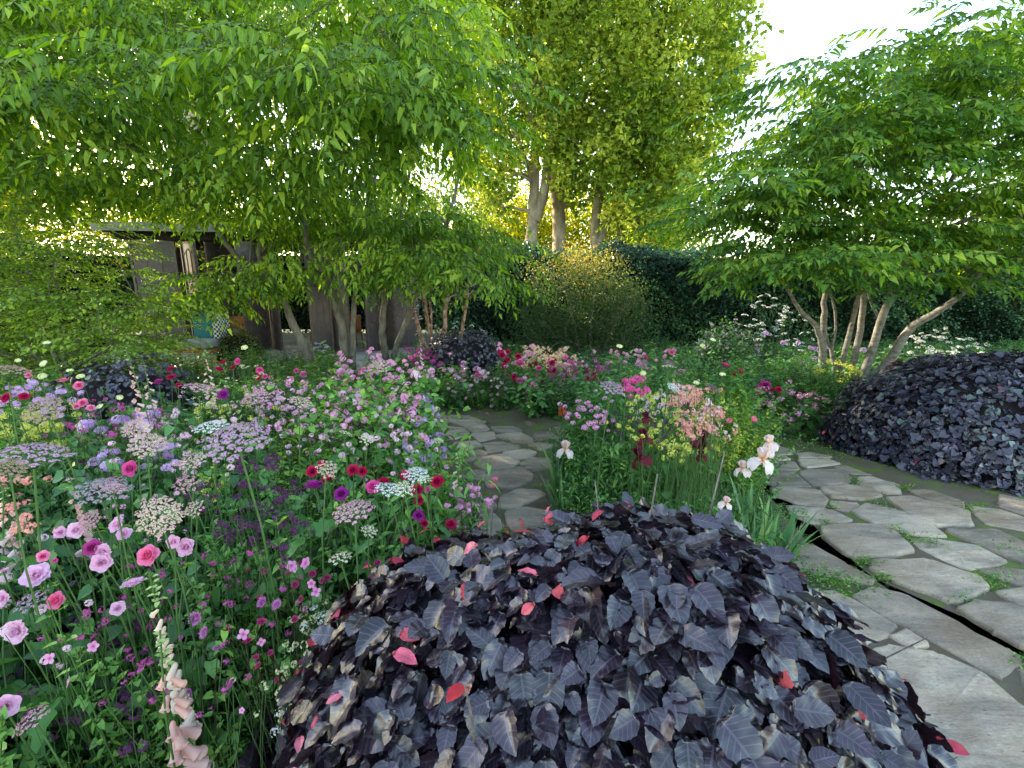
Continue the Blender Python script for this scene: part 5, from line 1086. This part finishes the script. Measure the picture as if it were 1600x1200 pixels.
for x, y, h, s_ in [(1185,872,0,1.1),(1205,868,0,1.05),(1222,888,0,1.1),(1165,850,0,1.2),(1195,890,0,1.0),(1040,790,0,1.3),(1075,780,0,1.25),(1100,770,0,1.1),(880,760,0,.9),(875,740,0,.9),(985,770,0,1.2),(1235,880,0,.75)]:
    P = at_z(x, y, 0 if y > 800 else .25); root = thing('iris_clump', (P[0], P[1], -.03), 'sword shaped blue green iris leaves without a bloom', 'plant', 'leafy iris clumps edging the island bed'); lo = link('leaves', random.choice(IRL), root); lo.scale = (s_*.9, s_*.9, s_*.85); lo.rotation_euler[2] = random.uniform(0, 6)
for x, y, h, w_, l_ in [(1141,660,.6,13,'coral pink poppy, left of two above the right path'),(1175,657,.62,14,'coral pink poppy, right of two above the right path'),(775,753,.55,16,'pink poppy beside the left path stones'),(769,762,.52,12,'small pink flower under the poppy beside the left path')]: flower('poppy','poppy',x,y,h,w_,l_,'coral poppies')
# foxgloves
def foxglove(px, py, h, L, br, bl, nb, col, lab, face=-PI/2, lean=(.0, .0), grp='foxgloves'):
    P = at_z(px, py, h); base = Vector((P[0]-lean[0]*h, P[1]-lean[1]*h, -.03)); root = thing('foxglove', base, lab, 'foxglove', grp)
    tip = Vector(P)-base; stem_child(root, (0, 0, 0), tip, .003); t, bd = spire(nb, L, br, bl, face)
    foot = tip*(1-L/tip.length); q = tip.to_track_quat('Z', 'Y')
    for nm, tt, mt in (('bells', t, pc[col]), ('buds', bd, pc['bud'])):
        o = link(nm, MS(nm, tt, mt), root); o.location = foot; o.rotation_mode = 'QUATERNION'; o.rotation_quaternion = q @ Matrix.Rotation(0, 3, 'Z').to_quaternion()
    lo = link('leaves', LEAFTUFT['cut'], root); lo.scale = (.6, .6, .5)
foxglove(250,985,.93,.42,.019,.058,26,'fox','peach and lilac foxglove with crowded bells, front one of two at the lower left',-PI/2-.2,(.03,.0))
foxglove(232,892,1.04,.40,.016,.046,22,'foxw','cream foxglove leaning over, behind the peach one at the lower left',-PI/2+.2,(-.10,-.05))
foxglove(715,705,.98,.36,.017,.045,22,'foxp','pale pink foxglove with drooping bells at the corner of the dark mound',-PI/2,(-.03,.05))
foxglove(108,745,1.04,.26,.017,.042,14,'foxp','pale peach foxglove behind the grey mauve umbel',-PI/2)
foxglove(5,760,1.05,.22,.017,.042,14,'fox','peach foxglove at the left edge',0)
for x, y, h, lab in [(196,543,1.35,'pale pink foxglove in front of the pavilion, left of two'),(224,562,1.22,'pale pink foxglove in front of the pavilion, right of two'),(318,541,1.25,'white pink foxglove against the pavilion screens'),(655,520,1.05,'slim pink foxglove at the foot of the peeling trees')]: foxglove(x,y,h,.34,.014,.035,18,'foxp',lab)
# purple masterworts
AST = [(306,966,22),(322,988,20),(356,984,16),(340,1014,15),(387,1003,17),(296,1083,16),(411,941,18),(434,945,18),(405,935,13),(388,891,9),(414,894,11),(453,896,13),(462,914,14),(488,897,13),(505,908,12),(511,904,13),(471,936,10),(408,973,16),(461,968,12),(528,963,10),(400,1027,10),(422,1020,10),(404,1040,12),(448,1074,12),(472,1035,10),(535,1015,16),(475,1073,13),(432,1062,8),(450,1150,22),(590,880,12),(583,895,12),(598,896,10),(578,902,9),(575,880,8),(493,1050,9),(434,880,7),(437,870,7),(470,880,8)]
for i, (x, y, w_) in enumerate(AST):
    near_ = x < 350
    flower('astrantia', 'astp' if near_ or w_ > 17 else 'astr', x, y, .80 if y < 1050 else .70, w_*1.15, 'dusky pink masterwort with a spiky collar beside the foxglove stems' if near_ else ('pale purple masterwort pincushion, wider than the dark ones around' if w_ > 17 else 'small wine red masterwort pincushion on a dark stalk left of the dark mound'), 'pink masterworts by the foxgloves' if near_ else ('larger purple masterworts' if w_ > 17 else 'wine red masterworts'), leaves='cut' if i % 4 == 0 else None)
for x, y, w_ in [(78,1029,18),(146,1010,16),(108,1065,15),(380,991,17),(408,1003,12),(455,884,16),(478,880,18),(487,912,14),(494,925,15),(378,1110,9),(462,889,12),(643,765,12),(735,760,12)]: flower('campion','campion',x,y,.82,w_*1.1,'light pink four petalled flower facing out of the lower left bed','light pink open flowers low in the left bed')
for x, y, w_ in [(505,965,24),(475,980,16),(517,982,20),(437,1113,16),(430,1143,18),(490,950,14)]: flower('tinyumbel','white',x,y,.78,w_,'small flat white flower head at the edge of the dark mound','small white heads beside the dark mound')

# ---- scattered small flowers, grouped by kind and place
def scatter(kind, colour, label, grp, poly, n, h, w_, heads=1, spread=.04, leaves=None, dep=None):
    xs = [p[0] for p in poly]; ys = [p[1] for p in poly]; c = 0
    while c < n:
        x = random.uniform(min(xs), max(xs)); y = random.uniform(min(ys), max(ys))
        if not in_poly(x, y, poly): continue
        c += 1; flower(kind, colour, x, y, random.uniform(*h), random.uniform(*w_), label, grp, heads=heads, spread=spread, leaves=leaves, dep=None if dep is None else random.uniform(*dep))
# pink flowering shrub (beauty bush) in the middle
def bloom_shrub(poly, n, drange, label, col, leafm, wsize, base, cl=1.0, lsz=.05, name='flowering_shrub', per=14, lc=2.0, lsp=.12):
    root = thing(name, (base[0], base[1], -.03), label, 'shrub'); B = np.array([base[0], base[1], 0])
    Nn = nodes_in(poly, n, lambda x, y: rng.uniform(*drange), zmin=.4, sep=.035); n = len(Nn); g = G()
    for nd in Nn:
        b = nd-B; mid = b*np.array([.45, .45, .75]); g.tube(smooth_path([(0, 0, 0), mid, b], 3), np.linspace(.006, .0015, 7), 4)
    g.obj('branches', M_twig, root)
    lg = G(); k = int(n*per*lc); idx = rng.integers(0, n, k); t_ = rng.uniform(.55, 1, k)[:, None]; P = (Nn[idx]-B)*np.concatenate([t_, t_, t_], 1)+rng.normal(0, lsp, (k, 3))
    R = rotm(rng.uniform(0, 6.28, k), rng.uniform(-.4, .9, k), rng.normal(0, .4, k))*(lsz*rng.uniform(.7, 1.3, k))[:, None, None]; lg.inst(lf_oval, R, P, rng.random(k)); lg.obj('leaves', leafm, root)
    for i, nd in enumerate(Nn):
        o = head_child(root, me('panicle' if i % 3 == 0 else 'cluster', col if i % 4 else ('palepink' if col == 'pink' else col)), Vector(nd-B), wsize*random.uniform(.6, 1.2), (random.gauss(0, .4), -.4, 1), 'flower_cluster')
bl = [(470,640),(520,600),(560,575),(600,590),(640,555),(665,600),(650,640),(690,680),(720,720),(640,740),(560,720),(480,690)]
bloom_shrub([(430,720),(470,640),(520,600),(575,620),(640,640),(690,700),(720,740),(640,745),(560,715),(480,700)], 95, (2.1, 2.9), 'arching shrub with small mauve pink blossoms and fresh leaves, middle of the left bed', 'pink', FO['small'][1], .018, (-.75, 2.7), lsz=.045)
bloom_shrub([(500,640),(540,590),(575,600),(625,590),(650,570),(665,605),(655,650),(600,680),(530,680)], 80, (2.5, 3.6), 'taller pink blossom shrub right in front of the V shaped tree', 'pink', FO['small'][1], .032, (-.95, 3.2), lsz=.055)
bloom_shrub([(1085,530),(1110,505),(1150,495),(1185,520),(1200,560),(1160,600),(1100,590)], 90, (7.4, 8.6), 'rounded shrub with hazy dull lilac flower sprays before the hedge', 'grey', FO['rose'][1], .03, (3.6, 8.3), lsz=.05)
S1 = 'left bed'
scatter('cluster','lilac','lavender coloured flower cluster in the middle of the left bed','lavender clusters of the left bed',[(130,660),(240,640),(300,700),(260,740),(150,730)],18,(.85,.98),(16,26),2,.03,'lance')
scatter('cluster','lilac','pale lavender blossom cluster beside the stepping stone path','lavender blossom beside the left path',[(630,640),(670,610),(690,650),(695,700),(665,740),(630,700)],26,(.6,.85),(11,18),2,.04)
scatter('cluster','pink','pink blossom cluster at the foot of the V shaped tree','pink blossom around the V shaped tree',[(520,560),(560,545),(640,560),(690,585),(690,600),(520,600)],24,(.7,.95),(9,15),3,.06,'rose')
scatter('sprig','pink','little mauve pink blossom over the left bed before the grey stems','mauve pink blossom at the back of the left bed',[(380,600),(500,590),(520,660),(440,680),(400,650)],26,(.85,1.0),(8,13),3,.05)
scatter('sprig','mag','small reddish purple flower below the dark low bush','reddish purple sprigs of the left bed',[(90,660),(170,620),(250,640),(220,680),(110,700)],20,(.9,1.0),(7,12),3,.04)
scatter('cluster','lilac','light violet cluster at the far left of the bed','violet clusters at the far left',[(0,590),(90,590),(110,640),(60,650),(0,640)],16,(1.0,1.1),(11,17),2,.05)
scatter('sprig','darkp','dark purple flower spike among green leaves of the left bed','dark purple sprigs of the left bed',[(290,760),(400,700),(470,730),(480,860),(420,860),(330,840)],38,(.82,.98),(10,18),3,.03,'lance')
scatter('sprig','darkp','dark purple flower low at the bottom of the left bed','dark purple sprigs low in front',[(0,1020),(200,920),(330,1180),(60,1180)],16,(.55,.75),(14,24),2,.03)
scatter('tinyumbel','lemon','tiny flat cream yellow head in the sunny middle of the left bed','tiny cream yellow heads of the left bed',[(270,620),(380,560),(420,600),(350,660),(290,650)],34,(.85,1.0),(5,9),2,.05)
scatter('sprig','yellow','yellow green flower sprig among lime leaves of the left bed','yellow green sprigs of the left bed',[(290,730),(350,720),(370,780),(320,790),(280,640),(400,600),(440,640)],34,(.7,.92),(7,12),3,.05,'small')
scatter('tinyumbel','yellow','lime green flower plate at the edge of the left path','lime green plates beside the left path',[(670,680),(705,700),(715,730),(690,770),(660,720)],14,(.4,.6),(8,13),3,.04)
scatter('sprig','lemon','greenish white flower sprig left of the dark mound','greenish white sprigs left of the dark mound',[(400,1080),(480,940),(540,960),(520,1010),(440,1100)],18,(.68,.8),(9,15),3,.03,'small')
scatter('cluster','pink','mauve pink cluster beside the drooping pale foxglove','pink clusters between foxglove and left path',[(690,760),(745,750),(770,790),(720,800)],12,(.75,.85),(12,17),2,.02,'lance')
scatter('cluster','palepink','pale pink cluster spread over the front of the left bed','pale pink clusters of the left foreground',[(0,780),(120,840),(160,1000),(40,1080),(0,1060)],12,(.72,.9),(14,22),1,.03)
scatter('sprig','coral','peach flower sprig at the left edge','peach sprigs at the left edge',[(0,740),(60,740),(60,850),(0,850)],14,(.9,1.0),(12,18),2,.03)
scatter('sprig','pink','small pink flower at the near left among ferny leaves','small pink flowers of the left bed',[(150,700),(300,600),(330,780),(270,870),(170,800)],26,(.85,1.0),(6,10),2,.05)
# island bed
I_ = 'island bed'
scatter('sprig','coral','coral pink blossom on thin stems, right half of the island bed','coral blossom of the island bed',[(1050,600),(1130,610),(1125,680),(1060,680)],46,(.7,.95),(8,14),3,.05)
scatter('cluster','hotpink','bright pink blossom at the top of the island bed','bright pink blossom of the island bed',[(970,590),(1015,590),(1020,612),(975,612)],10,(.9,1.0),(9,14),2,.03)
scatter('sprig','yellow','yellow green sprig rising over the island bed','yellow green sprigs of the island bed',[(980,620),(1130,620),(1130,700),(1060,720),(980,690)],40,(.65,.9),(8,13),3,.05)
scatter('cluster','pink','pink phlox like cluster, left half of the island bed','pink clusters of the island bed',[(870,630),(960,620),(960,670),(880,680)],20,(.6,.85),(8,13),2,.04,'lance')
scatter('sprig','darkp','blackish purple bobble in the middle of the island bed','blackish purple bobbles of the island bed',[(900,660),(1090,620),(1090,700),(920,700)],20,(.6,.85),(6,9),3,.05)
scatter('sprig','palepink','palest pink speck of blossom over the island bed','palest pink specks of the island bed',[(960,600),(1100,600),(1140,680),(980,650)],36,(.65,.95),(5,9),3,.06)
# far bed
scatter('cluster','palepink','pale pink flower in front of the small dark bush','pale pink flowers at the left of the far bed',[(670,580),(740,570),(790,590),(800,630),(690,625)],40,(.55,.8),(6,10),3,.08,'small',dep=(5.9,7.0))
scatter('sprig','peachy','peach apricot flower spray in the middle of the far bed','peach sprays of the far bed',[(810,540),(900,545),(900,580),(820,575)],32,(.85,1.0),(7,12),3,.08, dep=(6.2, 7.5))
scatter('sprig','mag','dusky purple red flower speckling the middle of the far bed','dusky red specks of the far bed',[(830,570),(940,560),(960,610),(850,620)],44,(.6,.8),(5,9),3,.08,dep=(5.8,7.0))
scatter('cluster','pink','mid pink flower in front of the hedge, middle of the far bed','mid pink flowers of the far bed',[(960,545),(1070,540),(1070,580),(980,590)],24,(.85,1.05),(6,10),2,.08,'rose', dep=(6.0, 7.5))
scatter('tinyumbel','white','white lacy flower plate behind the many stemmed tree','white plates behind the many stemmed tree',[(1150,480),(1190,460),(1230,480),(1290,520),(1250,550),(1180,530)],34,(1.2,1.6),(6,11),2,.14, dep=(8.3, 10.5))
scatter('tinyumbel','white','white lacy flower plate at the right of the many stemmed tree','white plates right of the many stemmed tree',[(1380,540),(1480,500),(1560,560),(1590,600),(1440,570)],46,(.9,1.25),(7,12),2,.12, dep=(6.5, 8.5))
scatter('tinyumbel','white','small white flower in the shade before the hedge','small white flowers before the hedge',[(640,470),(880,560),(960,560),(780,540),(640,520)],30,(.9,1.2),(5,8),2,.12, dep=(9, 11))
scatter('cluster','lilac','violet cluster behind the many stemmed tree','violet clusters by the many stemmed tree',[(1190,520),(1250,520),(1400,545),(1390,600),(1240,600)],16,(.8,1.2),(7,12),1,.08, dep=(7.2, 8.5))
scatter('sprig','pink','light pink star flower leaning over the right path','light pink stars beside the right path',[(1180,600),(1300,610),(1300,670),(1210,650)],30,(.45,.7),(7,12),3,.06,'feather',dep=(4.9,6.0))
scatter('cluster','mag','purple pink cluster at the foot of the peeling trees','purple pink clusters by the peeling trees',[(640,545),(685,550),(690,590),(650,580)],18,(.75,.95),(8,12),2,.05, dep=(6.6, 7.8))
scatter('sprig','yellow','lime flower sprig at the foot of the many stemmed tree','lime sprigs by the many stemmed tree',[(1270,560),(1340,570),(1330,600),(1280,600)],14,(.6,.85),(8,12),3,.06, dep=(6.2, 6.9))
scatter('tinyumbel','white','white daisy like flower in a low bush on the terrace','white daisies on the terrace',[(480,535),(515,535),(518,560),(478,560)],26,(.35,.55),(4,7),2,.08,'small', dep=(9.3, 10.3))

scatter('cluster','pink','soft pink blossom massed in front of the hedge left of the tall scabious','soft pink mass of the far bed',[(690,560),(780,545),(960,560),(960,610),(860,640),(700,610)],46,(.5,.8),(8,13),3,.10,dep=(5.8,7.2))
scatter('rose','crimson','small crimson rose dotted through the far bed','small crimson roses of the far bed',[(760,550),(880,550),(940,590),(800,615)],12,(.5,.8),(8,12),2,.06,'rose',dep=(5.8,6.8))
scatter('rose','rosepink','small pink rose dotted through the back of the left bed','small pink roses at the back of the left bed',[(380,590),(640,570),(600,620),(400,610)],12,(.5,.8),(9,13),2,.06,'rose',dep=(4.2,5.6))
scatter('cluster','yellow','lime yellow flower mound at the left edge of the bed','lime yellow flowers at the left edge',[(0,640),(90,640),(120,690),(0,700)],14,(.85,.95),(12,18),3,.06,'small')
scatter('cluster','lemon','cream yellow blossom beside the path below the pink shrub','cream yellow blossom by the left path',[(640,620),(690,640),(680,680),(640,670)],8,(.6,.7),(9,14),2,.04)

scatter('cluster','palepink','soft mauve pink haze of blossom through the middle of the left bed','mauve pink haze of the left bed',[(100,640),(420,620),(660,640),(640,740),(480,700),(120,760)],48,(.82,1.0),(8,14),3,.07)
scatter('sprig','mag','reddish mauve bobble through the front of the left bed','reddish mauve bobbles of the left foreground',[(120,880),(380,860),(500,900),(420,1100),(200,1100),(60,1000)],30,(.72,.86),(9,14),3,.05,'feather')
